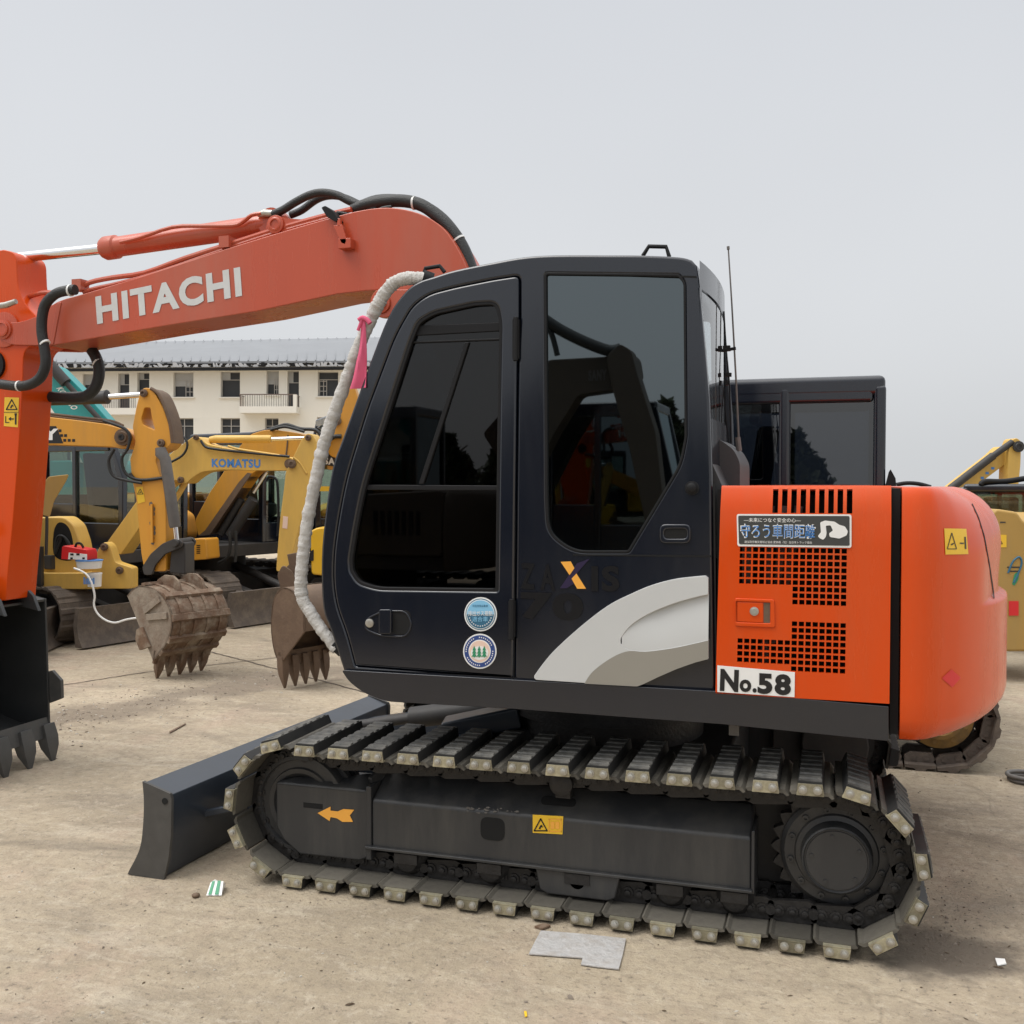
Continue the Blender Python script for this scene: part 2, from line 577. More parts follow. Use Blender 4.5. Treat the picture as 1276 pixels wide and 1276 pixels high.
def text_mesh(body, bold=0.0, shear=0.0):
    c = bpy.data.curves.new('t', 'FONT')
    c.body = body
    c.offset = bold
    c.shear = shear
    c.resolution_u = 4
    c.space_character = 1 + bold * 3.2
    o = bpy.data.objects.new('t', c)
    COL.objects.link(o)
    bpy.context.view_layer.update()
    me = bpy.data.meshes.new_from_object(o.evaluated_get(bpy.context.evaluated_depsgraph_get()))
    bpy.data.objects.remove(o)
    bpy.data.curves.remove(c)
    me.materials.clear()
    bm = bmesh.new()
    bm.from_mesh(me)
    bmesh.ops.delete(bm, geom=[f for f in bm.faces if f.calc_area() < 1e-6], context='FACES_ONLY')
    me2 = bpy.data.meshes.new('t')
    loose = [v for v in bm.verts if not v.link_faces]
    bmesh.ops.delete(bm, geom=loose, context='VERTS')
    bm.verts.index_update()
    me2.from_pydata([tuple(v.co) for v in bm.verts], [], [tuple(v.index for v in f.verts) for f in bm.faces])
    bm.free()
    bpy.data.meshes.remove(me)
    me = me2
    xs = [v.co.x for v in me.vertices]
    ys = [v.co.y for v in me.vertices]
    x0, x1, y0, y1 = min(xs), max(xs), min(ys), max(ys)
    for v in me.vertices:
        v.co = ((v.co.x - x0) / (x1 - x0), (v.co.y - y0) / (y1 - y0), 0)
    return me


def txt(name, body, pl, p00, p10, p01, m, parent=None, off=0.002, bold=0.0, shear=0.0, mirror=None):
    """lettering laid on plane pl: lower left, lower right and upper left corner given as photo pixels"""
    me = text_mesh(body, bold, shear)
    A, B, C_ = pl.p(*p00, off), pl.p(*p10, off), pl.p(*p01, off)
    root = list(range(len(me.vertices)))

    def find(i):
        while root[i] != i:
            root[i] = root[root[i]]
            i = root[i]
        return i
    for e in me.edges:
        root[find(e.vertices[0])] = find(e.vertices[1])
    order = {}
    for v in me.vertices:          # neighbouring letters never share a plane
        k = order.setdefault(find(v.index), len(order))
        q = A + (B - A) * v.co.x + (C_ - A) * v.co.y + pl.n * (0.00025 * (k % 3))
        v.co = mirror(q) if mirror else q
    return link(name, me, m, parent, 0)


def sticker(name, pl, pts, m, parent, off=0.002, t=0.0015):
    return slab(name, pl, pts, t, m, parent, off, smooth=0)
# ================================================================ the yard
def ground_mat():
    m = bpy.data.materials.new('dusty_concrete')
    m.use_nodes = True
    t = m.node_tree
    b = t.nodes['Principled BSDF']
    b.inputs['Roughness'].default_value = 0.88
    b.inputs['Specular IOR Level'].default_value = 0.25
    co = t.nodes.new('ShaderNodeTexCoord')

    def noi(scale, detail=8, rough=0.6, sc=(1, 1, 1), dist=0.0, loc=(0, 0, 0)):
        mp = t.nodes.new('ShaderNodeMapping')
        mp.inputs['Scale'].default_value = sc
        mp.inputs['Location'].default_value = loc
        t.links.new(co.outputs['Object'], mp.inputs[0])
        n = t.nodes.new('ShaderNodeTexNoise')
        n.inputs['Scale'].default_value = scale
        n.inputs['Detail'].default_value = detail
        n.inputs['Roughness'].default_value = rough
        n.inputs['Distortion'].default_value = dist
        t.links.new(mp.outputs[0], n.inputs['Vector'])
        return n.outputs['Fac']

    def rng(x, a, c, lo=0.0, hi=1.0):
        r = t.nodes.new('ShaderNodeMapRange')
        r.inputs['From Min'].default_value = a
        r.inputs['From Max'].default_value = c
        r.inputs['To Min'].default_value = lo
        r.inputs['To Max'].default_value = hi
        t.links.new(x, r.inputs[0])
        return r.outputs[0]

    def mix(f, a, c, mode='MIX'):
        n = t.nodes.new('ShaderNodeMixRGB')
        n.blend_type = mode
        for i, q in ((0, f), (1, a), (2, c)):
            if isinstance(q, (int, float)):
                n.inputs[i].default_value = q
            elif isinstance(q, tuple):
                n.inputs[i].default_value = (*q, 1)
            else:
                t.links.new(q, n.inputs[i])
        return n.outputs[0]

    base = mix(rng(noi(0.55, 7, 0.6, (1, 1.6, 1)), 0.35, 0.65), (0.300, 0.247, 0.176), (0.485, 0.405, 0.298))
    base = mix(rng(noi(0.9, 9, 0.65, (1.6, 0.7, 1), 0.6, (3, 8, 0)), 0.52, 0.68, 0, 0.65), base, (0.44, 0.315, 0.245))     # reddish dust
    base = mix(rng(noi(1.3, 10, 0.7, (0.6, 1.5, 1), 0.4, (11, 2, 0)), 0.53, 0.66, 0, 0.75), base, (0.205, 0.168, 0.125))   # earth stains
    base = mix(rng(noi(3.5, 10, 0.72, (0.7, 1.3, 1), 0.3, (5, 4, 0)), 0.55, 0.75, 0, 0.55), base, (0.56, 0.485, 0.375))      # pale scuffs
    base = mix(rng(noi(7, 12, 0.78, (0.8, 1.5, 1), 0.5, (7, 1, 0)), 0.50, 0.62, 0, 0.45), base, (0.22, 0.185, 0.145))     # worn film of dirt
    base = mix(rng(noi(2.2, 12, 0.75, (0.5, 1.6, 1), 0.9, (17, 5, 0)), 0.54, 0.60, 0, 0.40), base, (0.50, 0.44, 0.35))
    base = mix(rng(noi(0.33, 5, 0.55, (1, 1.8, 1), 0.5, (31, 7, 0)), 0.48, 0.66, 0, 0.40), base, (0.51, 0.425, 0.305))   # pale dusty sweeps
    base = mix(rng(noi(0.6, 10, 0.66, (0.7, 1.7, 1), 0.8, (41, 3, 0)), 0.56, 0.66, 0, 0.55), base, (0.225, 0.19, 0.15))   # old damp stains
    base = mix(rng(noi(19, 14, 0.82), 0.47, 0.60, 0, 0.42), base, (0.235, 0.195, 0.150))    # ground-in grit
    base = mix(rng(noi(13, 14, 0.85, (1, 1, 1), 0.3, (9, 9, 0)), 0.52, 0.60, 0, 0.40), base, (0.56, 0.49, 0.385))
    base = mix(rng(noi(34, 4, 0.7), 0.56, 0.70, 0, 0.7), base, (0.14, 0.115, 0.09))                                        # grit
    base = mix(rng(noi(90, 3, 0.7), 0.60, 0.72, 0, 0.5), base, (0.50, 0.45, 0.37))
    # oily patches with a shape of their own
    oil = rng(noi(0.8, 6, 0.55, (1, 1, 1), 0.8, (21, 13, 0)), 0.60, 0.70, 0, 0.6)
    base = mix(oil, base, (0.10, 0.085, 0.07))
    # dirt tracked across the yard on the left, and the spill behind the rear track end
    def band(p, q, wdt, amt, seed):
        p, q = Vector(p), Vector(q)
        d = (q - p).normalized()
        nrm = Vector((-d.y, d.x, 0))
        dt = t.nodes.new('ShaderNodeVectorMath')
        dt.operation = 'DOT_PRODUCT'
        sb = t.nodes.new('ShaderNodeVectorMath')
        sb.operation = 'SUBTRACT'
        sb.inputs[1].default_value = p
        wob = t.nodes.new('ShaderNodeVectorMath')
        wob.operation = 'MULTIPLY_ADD'
        w2 = t.nodes.new('ShaderNodeTexNoise')
        w2.inputs['Scale'].default_value = 1.1
        w2.inputs['Detail'].default_value = 8
        w2.inputs['Roughness'].default_value = 0.7
        t.links.new(co.outputs['Object'], w2.inputs['Vector'])
        wob.inputs[1].default_value = (1.6, 1.6, 0)
        t.links.new(w2.outputs['Color'], wob.inputs[0])
        t.links.new(co.outputs['Object'], wob.inputs[2])
        t.links.new(wob.outputs[0], sb.inputs[0])
        t.links.new(sb.outputs[0], dt.inputs[0])
        dt.inputs[1].default_value = nrm
        ab = t.nodes.new('ShaderNodeMath')
        ab.operation = 'ABSOLUTE'
        t.links.new(dt.outputs['Value'], ab.inputs[0])
        return rng(ab.outputs[0], wdt * .3, wdt, amt, 0)
    off_ = Vector((.8, .8, 0))
    base = mix(band(gnd(60, 900) + off_, gnd(390, 838) + off_, .42, .75, 1), base, (0.185, 0.150, 0.115))
    # oily damp patch on the slab behind the rear track end
    def blot(p, r0, r1, amt):
        ds = t.nodes.new('ShaderNodeVectorMath')
        ds.operation = 'DISTANCE'
        ds.inputs[1].default_value = p + Vector((.45, .45, 0))
        wob = t.nodes.new('ShaderNodeVectorMath')
        wob.operation = 'MULTIPLY_ADD'
        w2 = t.nodes.new('ShaderNodeTexNoise')
        w2.inputs['Scale'].default_value = 2.6
        w2.inputs['Detail'].default_value = 9
        w2.inputs['Roughness'].default_value = 0.7
        t.links.new(co.outputs['Object'], w2.inputs['Vector'])
        wob.inputs[1].default_value = (.9, .9, 0)
        t.links.new(w2.outputs['Color'], wob.inputs[0])
        t.links.new(co.outputs['Object'], wob.inputs[2])
        t.links.new(wob.outputs[0], ds.inputs[0])
        return rng(ds.outputs['Value'], r0, r1, amt, 0)
    base = mix(blot(gnd(1165, 1178), .14, .34, .9), base, (0.13, 0.108, 0.085))
    base = mix(blot(gnd(1225, 1130), .10, .26, .45), base, (0.16, 0.135, 0.105))
    # hair cracks
    vo = t.nodes.new('ShaderNodeTexVoronoi')
    vo.feature = 'DISTANCE_TO_EDGE'
    vo.inputs['Scale'].default_value = 0.42
    wv = t.nodes.new('ShaderNodeVectorMath')
    wv.operation = 'MULTIPLY_ADD'
    nn = t.nodes.new('ShaderNodeTexNoise')
    nn.inputs['Scale'].default_value = 2.2
    nn.inputs['Detail'].default_value = 6
    t.links.new(co.outputs['Object'], nn.inputs['Vector'])
    wv.inputs[1].default_value = (0.5, 0.5, 0)
    t.links.new(nn.outputs['Color'], wv.inputs[0])
    t.links.new(co.outputs['Object'], wv.inputs[2])
    t.links.new(wv.outputs[0], vo.inputs['Vector'])
    crk = rng(vo.outputs['Distance'], 0.0, 0.004, 0.3, 0.0)
    crk2 = t.nodes.new('ShaderNodeMath')
    crk2.operation = 'MULTIPLY'
    t.links.new(crk, crk2.inputs[0])
    t.links.new(rng(noi(0.5, 3, 0.5, loc=(2, 2, 0)), 0.45, 0.6), crk2.inputs[1])
    base = mix(crk2.outputs[0], base, (0.10, 0.08, 0.06))
    t.links.new(base, b.inputs['Base Color'])
    bp = t.nodes.new('ShaderNodeBump')
    bp.inputs['Strength'].default_value = 0.8
    bp.inputs['Distance'].default_value = 0.02
    hh = t.nodes.new('ShaderNodeMath')
    hh.operation = 'ADD'
    t.links.new(noi(16, 8, 0.7), hh.inputs[0])
    t.links.new(rng(noi(70, 4, 0.7), 0, 1, 0, 0.45), hh.inputs[1])
    t.links.new(hh.outputs[0], bp.inputs['Height'])
    t.links.new(bp.outputs[0], b.inputs['Normal'])
    return m


GM = ground_mat()
g = MB()
g.add([(-500, -500, 0), (500, -500, 0), (500, 500, 0), (-500, 500, 0)], [(0, 1, 2, 3)])
tag(g.build('ground', GM, smooth=0), 'dusty sand coloured concrete of the machinery yard', 'ground', kind='structure')
JOINT = mat('joint_dirt', (0.085, 0.065, 0.05), 0.9, var=0.2)
jt = MB()
for a, b in (((-40, 872), (182, 838)), ((182, 838), (470, 806)), ((236, 806), (330, 830)), ((330, 830), (520, 880))):
    A, B = gnd(*a), gnd(*b)
    n = 26
    L_, R_ = [], []
    d = (B - A).normalized()
    sdv = Vector((-d.y, d.x, 0))
    for i in range(n + 1):
        q = A.lerp(B, i / n) + sdv * 0.02 * noise.noise(Vector((i * 0.7, a[0] * 0.01, 3)))
        wd = 0.007 + 0.005 * abs(noise.noise(Vector((i * 0.9, a[0] * 0.01, 9))))
        L_.append(q + sdv * wd + UP * (0.004 + 0.0006 * (a[0] % 5)))
        R_.append(q - sdv * wd + UP * (0.004 + 0.0006 * (a[0] % 5)))
    for i in range(n):
        jt.add([L_[i], L_[i + 1], R_[i + 1], R_[i]], [(0, 1, 2, 3)])
tag(jt.build('pavement_joints', JOINT, smooth=0), 'dark dirt filled joints between the concrete slabs', 'joint', kind='structure')

# ================================================================ the far building
bd = thing('apartment_building', 'long cream plastered building with balconies and a grey roof behind the diggers', 'building', D(62).p(250, 640))
BP = D(62)


def bq(px, py, off=0.0):
    return BP.p(px, py, off)


def wslab(name, pts, t, m, par, off=0.0):
    return slab(name, BP, pts, t, m, par, off, smooth=0)


wins = [(216, 464, 241, 495, 1), (275, 463, 299, 495, 2), (332, 462, 347.5, 492, 1), (396, 463, 421.5, 494, 3), (103, 466, 117, 490, 1),
        (171, 464, 186, 490, 2), (216, 521, 241, 552, 4), (275, 521, 299, 552, 4), (330, 521, 347, 552, 4), (395, 520, 421, 552, 4),
        (455, 463, 480, 494, 1), (515, 463, 540, 494, 2), (455, 521, 480, 552, 4), (515, 521, 540, 552, 4), (40, 466, 66, 496, 2), (40, 521, 66, 552, 4),
        (103, 521, 117, 552, 4), (171, 521, 186, 552, 4)]
doors = [(358, 462, 372.5, 509, 2), (147, 465, 161, 510, 2)]
holes = [rect(a, b, c, d) for a, b, c, d, k in wins + doors]
for h in holes:
    h.reverse()
holed('wall', BP, rect(-180, 456, 640, 645), holes, 0.35, PLASTER, bd)
bx = MB()
e0, e1 = bq(-180, 640, -0.4), bq(640, 640, -0.4)
zt = bq(-180, 456).z
back = -BP.n * 9
bx.prism([e0 + UP * (zt - 0.1 - e0.z), e1 + UP * (zt - 0.1 - e1.z), e1 - UP * (e1.z + .3), e0 - UP * (e0.z + .3)], back)
bx.build('rear_wall', PLASTER, bd, 0)
for a, b, c, d, k in wins + doors:
    par = wslab('window' if (a, b, c, d, k) in wins else 'balcony_door', rect(a, b, c, d), 0.02, WINDK, bd, -0.30)
    f = MB()
    fr = 1.1
    for q in (rect(a, b, c, b + fr), rect(a, d - fr, c, d), rect(a, b + fr, a + fr, d - fr), rect(c - fr, b + fr, c, d - fr), rect(a + fr, b + (d - b) * .3, c - fr, b + (d - b) * .3 + .9)):
        f.prism([bq(x, y, -0.22) for x, y in q], -BP.n * 0.05)
    if k in (1, 3):
        m1 = a + (c - a) * (0.55 if k == 1 else 0.42)
        s0, s1 = (m1, c - fr) if k == 1 else (a + fr, m1)
        for j in range(4):
            yy = b + (d - b) * (.36 + .2 * j)
            f.prism([bq(x, y, -0.21) for x, y in rect(s0, yy, s1, yy + .9)], -BP.n * 0.04)
        for xx in (s0, (s0 + s1) / 2, s1 - .9):
            f.prism([bq(x, y, -0.215) for x, y in rect(xx, b + (d - b) * .34, xx + .9, d - fr)], -BP.n * 0.04)
    if k == 4:
        f.prism([bq(x, y, -0.21) for x, y in rect((a + c) / 2 - .5, b + fr, (a + c) / 2 + .5, d - fr)], -BP.n * 0.04)
    f.build('window_frame', WINFR, par, 0)
    if k in (1, 2):
        cu = MB()
        q = rect(a + fr, b + fr, c - fr if k == 1 else a + (c - a) * .45, b + (d - b) * (.55 if k == 1 else .3))
        cu.prism([bq(x, y, -0.25) for x, y in q], -BP.n * 0.02)
        cu.build('curtain', CURT, par, 0)
    if (a, b, c, d, k) in wins:
        wslab('window_sill', rect(a - 2, d, c + 2, d + 1.4), 0.4, STONE, par, 0.14)
for x0, x1, yb in ((304, 374, 508), (128, 182, 510)):
    p = BP.p(x0, yb)
    bal = wslab('balcony', rect(x0, yb, x1, yb + 8), 1.1, STONE, bd, 1.1)
    rl = MB()
    for i in range(24):
        xx = x0 + (x1 - x0) * (i + .5) / 24
        rl.prism([bq(x, y, 1.06) for x, y in rect(xx - .22, yb - 14, xx + .22, yb)], -BP.n * 0.02)
    rl.prism([bq(x, y, 1.07) for x, y in rect(x0, yb - 15.2, x1, yb - 14)], -BP.n * 0.06)
    for xx in (x0, x1 - 1):
        rl.prism([bq(x, y, 1.06) for x, y in rect(xx, yb - 14, xx + 1, yb - 13.4)], -BP.n * 1.0)
        for j in range(5):
            rl.prism([bq(x, y, 1.0 - j * .2) for x, y in rect(xx + .3, yb - 14, xx + .7, yb)], -BP.n * 0.02)
    rl.build('railing', IRON, bal, 0)
    pp = MB()
    pp.prism([bq(x, y, 1.09) for x, y in rect(x1 - 4, yb - 14.5, x1 + .2, yb)], -BP.n * .25)
    pp.build('corner_post', STONE, bal, 0)
co_ = MB()
co_.prism([bq(x, y, .35) for x, y in rect(-180, 455.5, 640, 459)], -BP.n * .7)
co_.build('cornice', STONE, bd, 0)
rf = MB()
a, b = bq(-185, 454.5, .7), bq(645, 450, .7)
ra, rb = D(67.5).p(-185, 433), D(67.5).p(645, 417)
rf.add([a, b, rb, ra, a - UP * .12, b - UP * .12, rb - UP * .12, ra - UP * .12], [(0, 1, 2, 3), (4, 5, 6, 7), (0, 1, 5, 4), (1, 2, 6, 5), (2, 3, 7, 6), (3, 0, 4, 7)])
c0, c1 = a - BP.n * 11.5, b - BP.n * 11.5
rf.add([ra, rb, c1, c0, ra - UP * .12, rb - UP * .12, c1 - UP * .12, c0 - UP * .12], [(0, 1, 2, 3), (4, 5, 6, 7), (0, 1, 5, 4), (1, 2, 6, 5), (2, 3, 7, 6), (3, 0, 4, 7)])
for i in range(70):
    t0 = i / 70
    q0, q1 = a.lerp(b, t0), ra.lerp(rb, t0)
    rf.bar(q0 + UP * .03, q1 + UP * .03, .06, .06)
roof = rf.build('roof', ROOF, bd, 0)
fg, fk = MB(), MB()
rr = random.Random(3)
for i in range(330):
    t0 = (i + rr.random()) / 330
    q = a.lerp(b, t0) + BP.n * .04
    wd, h = .05 + .12 * rr.random(), .08 + .2 * rr.random()
    lean = (rr.random() - .5) * .4
    tgt = fg if rr.random() < .72 else fk
    base = q - UP * .34
    tgt.prism([base - BP.u * wd, base + BP.u * wd, base + BP.u * (wd * .6 + lean) + UP * h, base + BP.u * (-wd * .6 + lean) + UP * h], BP.n * (.03 + .06 * rr.random()))
q0, q1 = a - UP * .46, b - UP * .46
fk.bar(q0, q1, .3, .16)
fg.build('torn_tarp_edge', TARP, roof, 0)
fk.build('gutter', TRIM, roof, 0)
# ================================================================ the orange excavator
EX = thing('excavator', 'orange and charcoal excavator filling the foreground, numbered 58 on its side', 'excavator', (0, 0, 0))
YC = -1.06
PC = Y(YC)

# ---- undercarriage -------------------------------------------------
RAD, XS, XI, ZC = 0.265, 1.06, -1.10, 0.318     # inner pad radius, sprocket and idler x, axle height


def track_path(n):
    """points and tangents along the closed loop, evenly spaced"""
    L1 = XS - XI
    tot = 2 * L1 + 2 * math.pi * RAD
    out = []
    for i in range(n):
        s = tot * i / n
        if s < L1:                       # top, idler to sprocket
            x = XI + s
            sag = -0.022 * math.sin(math.pi * s / L1) if False else -0.02 * (1 - s / L1)
            out.append((Vector((x, 0, ZC + RAD + sag)), Vector((1, 0, 0.009))))
        elif s < L1 + math.pi * RAD:
            t = (s - L1) / RAD
            out.append((Vector((XS + RAD * math.sin(t), 0, ZC + RAD * math.cos(t))), Vector((math.cos(t), 0, -math.sin(t)))))
        elif s < 2 * L1 + math.pi * RAD:
            out.append((Vector((XS - (s - L1 - math.pi * RAD), 0, ZC - RAD)), Vector((-1, 0, 0))))
        else:
            t = (s - 2 * L1 - math.pi * RAD) / RAD
            out.append((Vector((XI - RAD * math.sin(t), 0, ZC - RAD * math.cos(t))), Vector((-math.cos(t), 0, math.sin(t)))))
    return out


NSH = 39
W2 = 0.225


def shoe_meshes():
    s = MB()      # local: x along the chain, y across, z outward
    # bent steel plate with a lip at each edge
    prof = [(-0.074, 0.004), (-0.066, -0.006), (0.058, -0.006), (0.070, -0.016), (0.078, -0.012), (0.064, 0.006), (0.05, 0.008), (-0.06, 0.008)]
    s.prism([(x, -W2 + .012, z) for x, z in prof], (0, 2 * W2 - .024, 0))
    r = MB()
    # rubber pad with cross ribs
    sec = [(-0.050, 0.008), (0.044, 0.008), (0.038, 0.046), (-0.044, 0.046)]
    r.prism([(x, -W2, z) for x, z in sec], (0, 2 * W2, 0), 1)
    r.prism([(-.0425, -W2 + .004, .0462), (.0365, -W2 + .004, .0462), (.0365, -W2 + .004, .0475), (-.0425, -W2 + .004, .0475)], (0, 2 * W2 - .008, 0))
    rr = random.Random(5)
    for i in range(7):
        y = -W2 + .03 + i * .062
        r.prism([(-0.042, y, 0.046), (0.036, y, 0.046), (0.034, y + .004, 0.0525), (-0.040, y + .004, 0.0525)], (0, .024 + .012 * (i % 2), 0))
    c = MB()
    # plated end clip folded over the pad end
    c.prism([(-0.050, -W2 - .004, 0.002), (0.044, -W2 - .004, 0.002), (0.039, -W2 - .004, 0.040), (-0.045, -W2 - .004, 0.040)], (0, -.005, 0))
    c.prism([(-0.050, -W2 - .009, -0.002), (0.044, -W2 - .009, -0.002), (0.044, -W2 - .009, 0.003), (-0.050, -W2 - .009, 0.003)], (0, .05, 0))
    for x in (-.028, .022):
        c.lathe([(.0155, 0), (.0155, .004), (.0105, .0045), (.0105, .012), (.006, .014)], (x, -W2 - .009, .019), (0, -1, 0), 10, 1)
    return s.mesh('track_shoe'), r.mesh('rubber_pad'), c.mesh('end_clip')


ms, mr_, mc = shoe_meshes()
for me, mm in ((ms, [SHOE]), (mr_, [PAD, PADSIDE]), (mc, [BRASS, ZINC])):
    for q in mm:
        me.materials.append(q)
    for p in me.polygons:
        p.use_smooth = True
    me.set_sharp_from_angle(angle=R(35))


def frame_at(p, t, y):
    """z outward, x along"""
    x = t.normalized()
    yv = Vector((0, 1, 0))
    z = x.cross(yv)
    return Matrix(((x.x, yv.x, z.x, p.x), (x.y, yv.y, z.y, y), (x.z, yv.z, z.z, p.z), (0, 0, 0, 1)))


def inst(name, me, M, parent, bevel=0.0):
    o = bpy.data.objects.new(name, me)
    COL.objects.link(o)
    o.parent = parent
    o.matrix_parent_inverse = world_of(parent).inverted()
    o.matrix_basis = M
    return o


PH = [(-1, -0.905), (1, 0.905)]
chain_mesh = None
for side, yc in PH:
    ch = MB()
    N = NSH
    path = track_path(N * 4)
    for i in range(N):
        p, t = path[(4 * i + (2 if side < 0 else 0)) % (4 * N)]
        M = frame_at(p, t, yc)
        if side > 0:
            M = M @ Matrix.Diagonal((1, -1, 1, 1))
        if side > 0:
            M = frame_at(p, t, yc) @ Matrix.Rotation(math.pi, 4, 'Z')
        sh = inst('track_shoe', ms, M, EX)
        rub = inst('rubber_pad', mr_, M, sh)
        clip = inst('end_clip', mc, M, sh)
        # chain links and pins, inside the shoe
        for dy in (-.075, .075):
            q = frame_at(p, t, yc + dy)
            ov = [(-.092, -.045), (-.085, -.078), (-.055, -.092), (.03, -.086), (.085, -.080), (.095, -.05), (.085, -.018), (.05, -.008), (-.06, -.008), (-.085, -.018)]
            ch.prism([q @ Vector((x, -.012 + .006 * (dy > 0), z)) for x, z in ov], q.to_3x3() @ Vector((0, .022, 0)))
            for x in (-.045, .0, .05):
                ch.lathe([(.022, 0), (.022, .006), (.013, .007), (.012, .016), (.006, .018)], q @ Vector((x, -.012, -.048)), q.to_3x3() @ Vector((0, -1, 0)), 9)
        q = frame_at(p, t, yc)
        ch.cyl(q @ Vector((-.075, -.10, -.05)), q @ Vector((-.075, .10, -.05)), .02, 8)
    ch.build('track_chain', CHAIN, EX, 40)

for side, yc in PH:
    S = -side
    out = side            # outward direction in y

    def yy(a):            # distance a outward from the track centre line
        return yc + out * a
    # sprocket and travel motor
    sp = MB()
    nt_ = 23
    prof = []
    for i in range(nt_ * 4):
        a = 2 * math.pi * i / (nt_ * 4)
        r = (0.205, 0.222, 0.236, 0.222)[i % 4]
        prof.append((XS + r * math.cos(a), yy(-.02), ZC + r * math.sin(a)))
    sp.prism(prof, (0, out * .04, 0))
    sp.build('sprocket', CHAIN, EX, 30)
    h = MB()
    h.lathe([(.20, -.1), (.20, .03), (.185, .045), (.15, .045), (.145, .055), (.128, .06), (.122, .115), (.116, .12), (.112, .112), (.108, .112), (.106, .116)], (XS, yc, ZC), (0, out, 0), 48)
    for i in range(12):
        a = 2 * math.pi * i / 12 + .2
        h.lathe([(.012, 0), (.012, .01), (.006, .011), (.006, .006)], (XS + .166 * math.cos(a), yy(.045), ZC + .166 * math.sin(a)), (0, out, 0), 8)
    for i in range(5):
        a = 2 * math.pi * i / 5 + .5
        h.lathe([(.007, 0), (.007, .005)], (XS + .088 * math.cos(a), yy(.116), ZC + .088 * math.sin(a)), (0, out, 0), 8)
    h.build('travel_motor', FRAME, EX, 40)
    # idler wheel
    iw = MB()
    iw.lathe([(.06, -.05), (.16, -.03), (.175, -.05), (.225, -.05), (.225, -.018), (.205, -.016), (.205, .016), (.225, .018), (.225, .05), (.175, .05), (.16, .03), (.06, .05)], (XI - .01, yc, ZC - .005), (0, out, 0), 48)
    iw.lathe([(.05, .05), (.10, .06), (.13, .094), (.150, .098), (.155, .088), (.185, .088), (.190, .102), (.206, .100), (.212, .085), (.212, .05)], (XI - .02, yc, ZC - .002), (0, out, 0), 56)
    iw.build('idler', FRAME, EX, 30)
    # side frame beam
    fz = [(.125, .175), (.125, .372), (.105, .385), (-.015, .455), (-.11, .455), (-.11, .150), (.09, .150)]
    bm_ = MB()
    bm_.prism([(-.775, yy(a), z) for a, z in fz], (1.535, 0, 0))
    beam = bm_.build('track_frame', FRAME, EX, 30, .012, 3)
    cut = MB()
    zf, yo = .0, yy(.1255)
    for (cx, cz, rx, rz) in ((-.247, .305, .050, .045),):
        pts = rnd([(cx - rx, cz - rz), (cx + rx, cz - rz), (cx + rx, cz + rz), (cx - rx, cz + rz)], .03)
        cut.prism([(x, yo + out * .002, z) for x, z in pts], (0, -out * .01, 0))
    cut.build('access_hole', SEAM, beam, 30)
    fl = MB()
    fl.prism([(-.80, yy(.142), .170), (.765, yy(.142), .170), (.765, yy(.142), .182), (-.80, yy(.142), .182)], (0, -out * .24, 0))
    fl.prism([(.76, yy(.128), .165), (.772, yy(.128), .165), (.772, yy(.128), .40), (.76, yy(.128), .40)], (0, -out * .20, 0))
    fl.build('flange', FRAME, beam, 30, .003)
    # slot in the sloped top
    sl_ = MB()
    nrm = Vector((0, out * .5, .86)).normalized()
    for a in (0,):
        cen = Vector((.005, yy(.052), .4165)) + nrm * .003
        sv = Vector((0, -out * .86, .5))
        pts = rnd([(-.07, -.022), (.07, -.022), (.07, .022), (-.07, .022)], .02)
        sl_.prism([cen + Vector((x, 0, 0)) + sv * z for x, z in pts], -nrm * .006)
    sl_.build('top_slot', SEAM, beam, 30)
    mt_ = MB()
    mt_.box(.74, 1.02, min(yy(-.16), yy(-.12)), max(yy(-.16), yy(-.12)), .12, .50)
    mt_.cyl((XS, yy(-.22), ZC), (XS, yy(-.08), ZC), .17, 24)
    mt_.build('motor_mount', DARKST, EX, 30, .01)
    # yoke in front of the beam
    yk = MB()
    yp = [(-1.222, .41), (-1.222, .22), (-1.19, .165), (-1.11, .108), (-.83, .112), (-.79, .13), (-.775, .39), (-.80, .41)]
    yk.prism([(x, yy(.125), z) for x, z in yp], (0, -out * .06, 0))
    yk.prism([(-1.222, yy(.125), .41), (-.80, yy(.125), .41), (-.775, yy(.0), .452), (-.86, yy(.0), .445), (-.95, yy(.05), .432), (-1.16, yy(.075), .425)], (0, 0, -.02))
    yk.prism([(x, yy(-.12), z) for x, z in yp], (0, out * .05, 0))
    yk.build('idler_yoke', FRAME, EX, 30, .012, 3)
    lug = MB()
    lug.box(-.80, -.775, min(yy(.13), yy(-.11)), max(yy(.13), yy(-.11)), .12, .43)
    lug.bar((-.80, yy(.08), .43), (-.76, yy(-.05), .49), .02, .05)
    lug.build('end_plate', FRAME, EX, 30, .006)
    gr_ = MB()
    gr_.box(-1.09, -1.0, min(yy(.1262), yy(.10)), max(yy(.1262), yy(.10)), .312, .334)
    gr_.build('grease_slot', SEAM, EX, 0)
    # rollers
    for x in (-.62, -.26, .10, .46, .70):
        r_ = MB()
        r_.lathe([(.03, -.14), (.06, -.10), (.075, -.08), (.075, -.055), (.062, -.05), (.062, .05), (.075, .055), (.075, .08), (.06, .10), (.045, .125), (.03, .13)], (x, yc, .135), (0, out, 0), 24)
        r_.box(x - .05, x + .05, yc - .135, yc + .135, .125, .165)
        r_.build('track_roller', CHAIN, EX, 30)
    gd = MB()
    gx = .10
    gd.prism([(gx - .17, yy(.13), .172), (gx + .17, yy(.13), .172), (gx + .15, yy(.13), .085), (gx + .12, yy(.13), .072), (gx - .12, yy(.13), .072), (gx - .15, yy(.13), .085)], (0, -out * .02, 0))
    gd.build('track_guide', FRAME, EX, 30, .008)
    cr2 = MB()
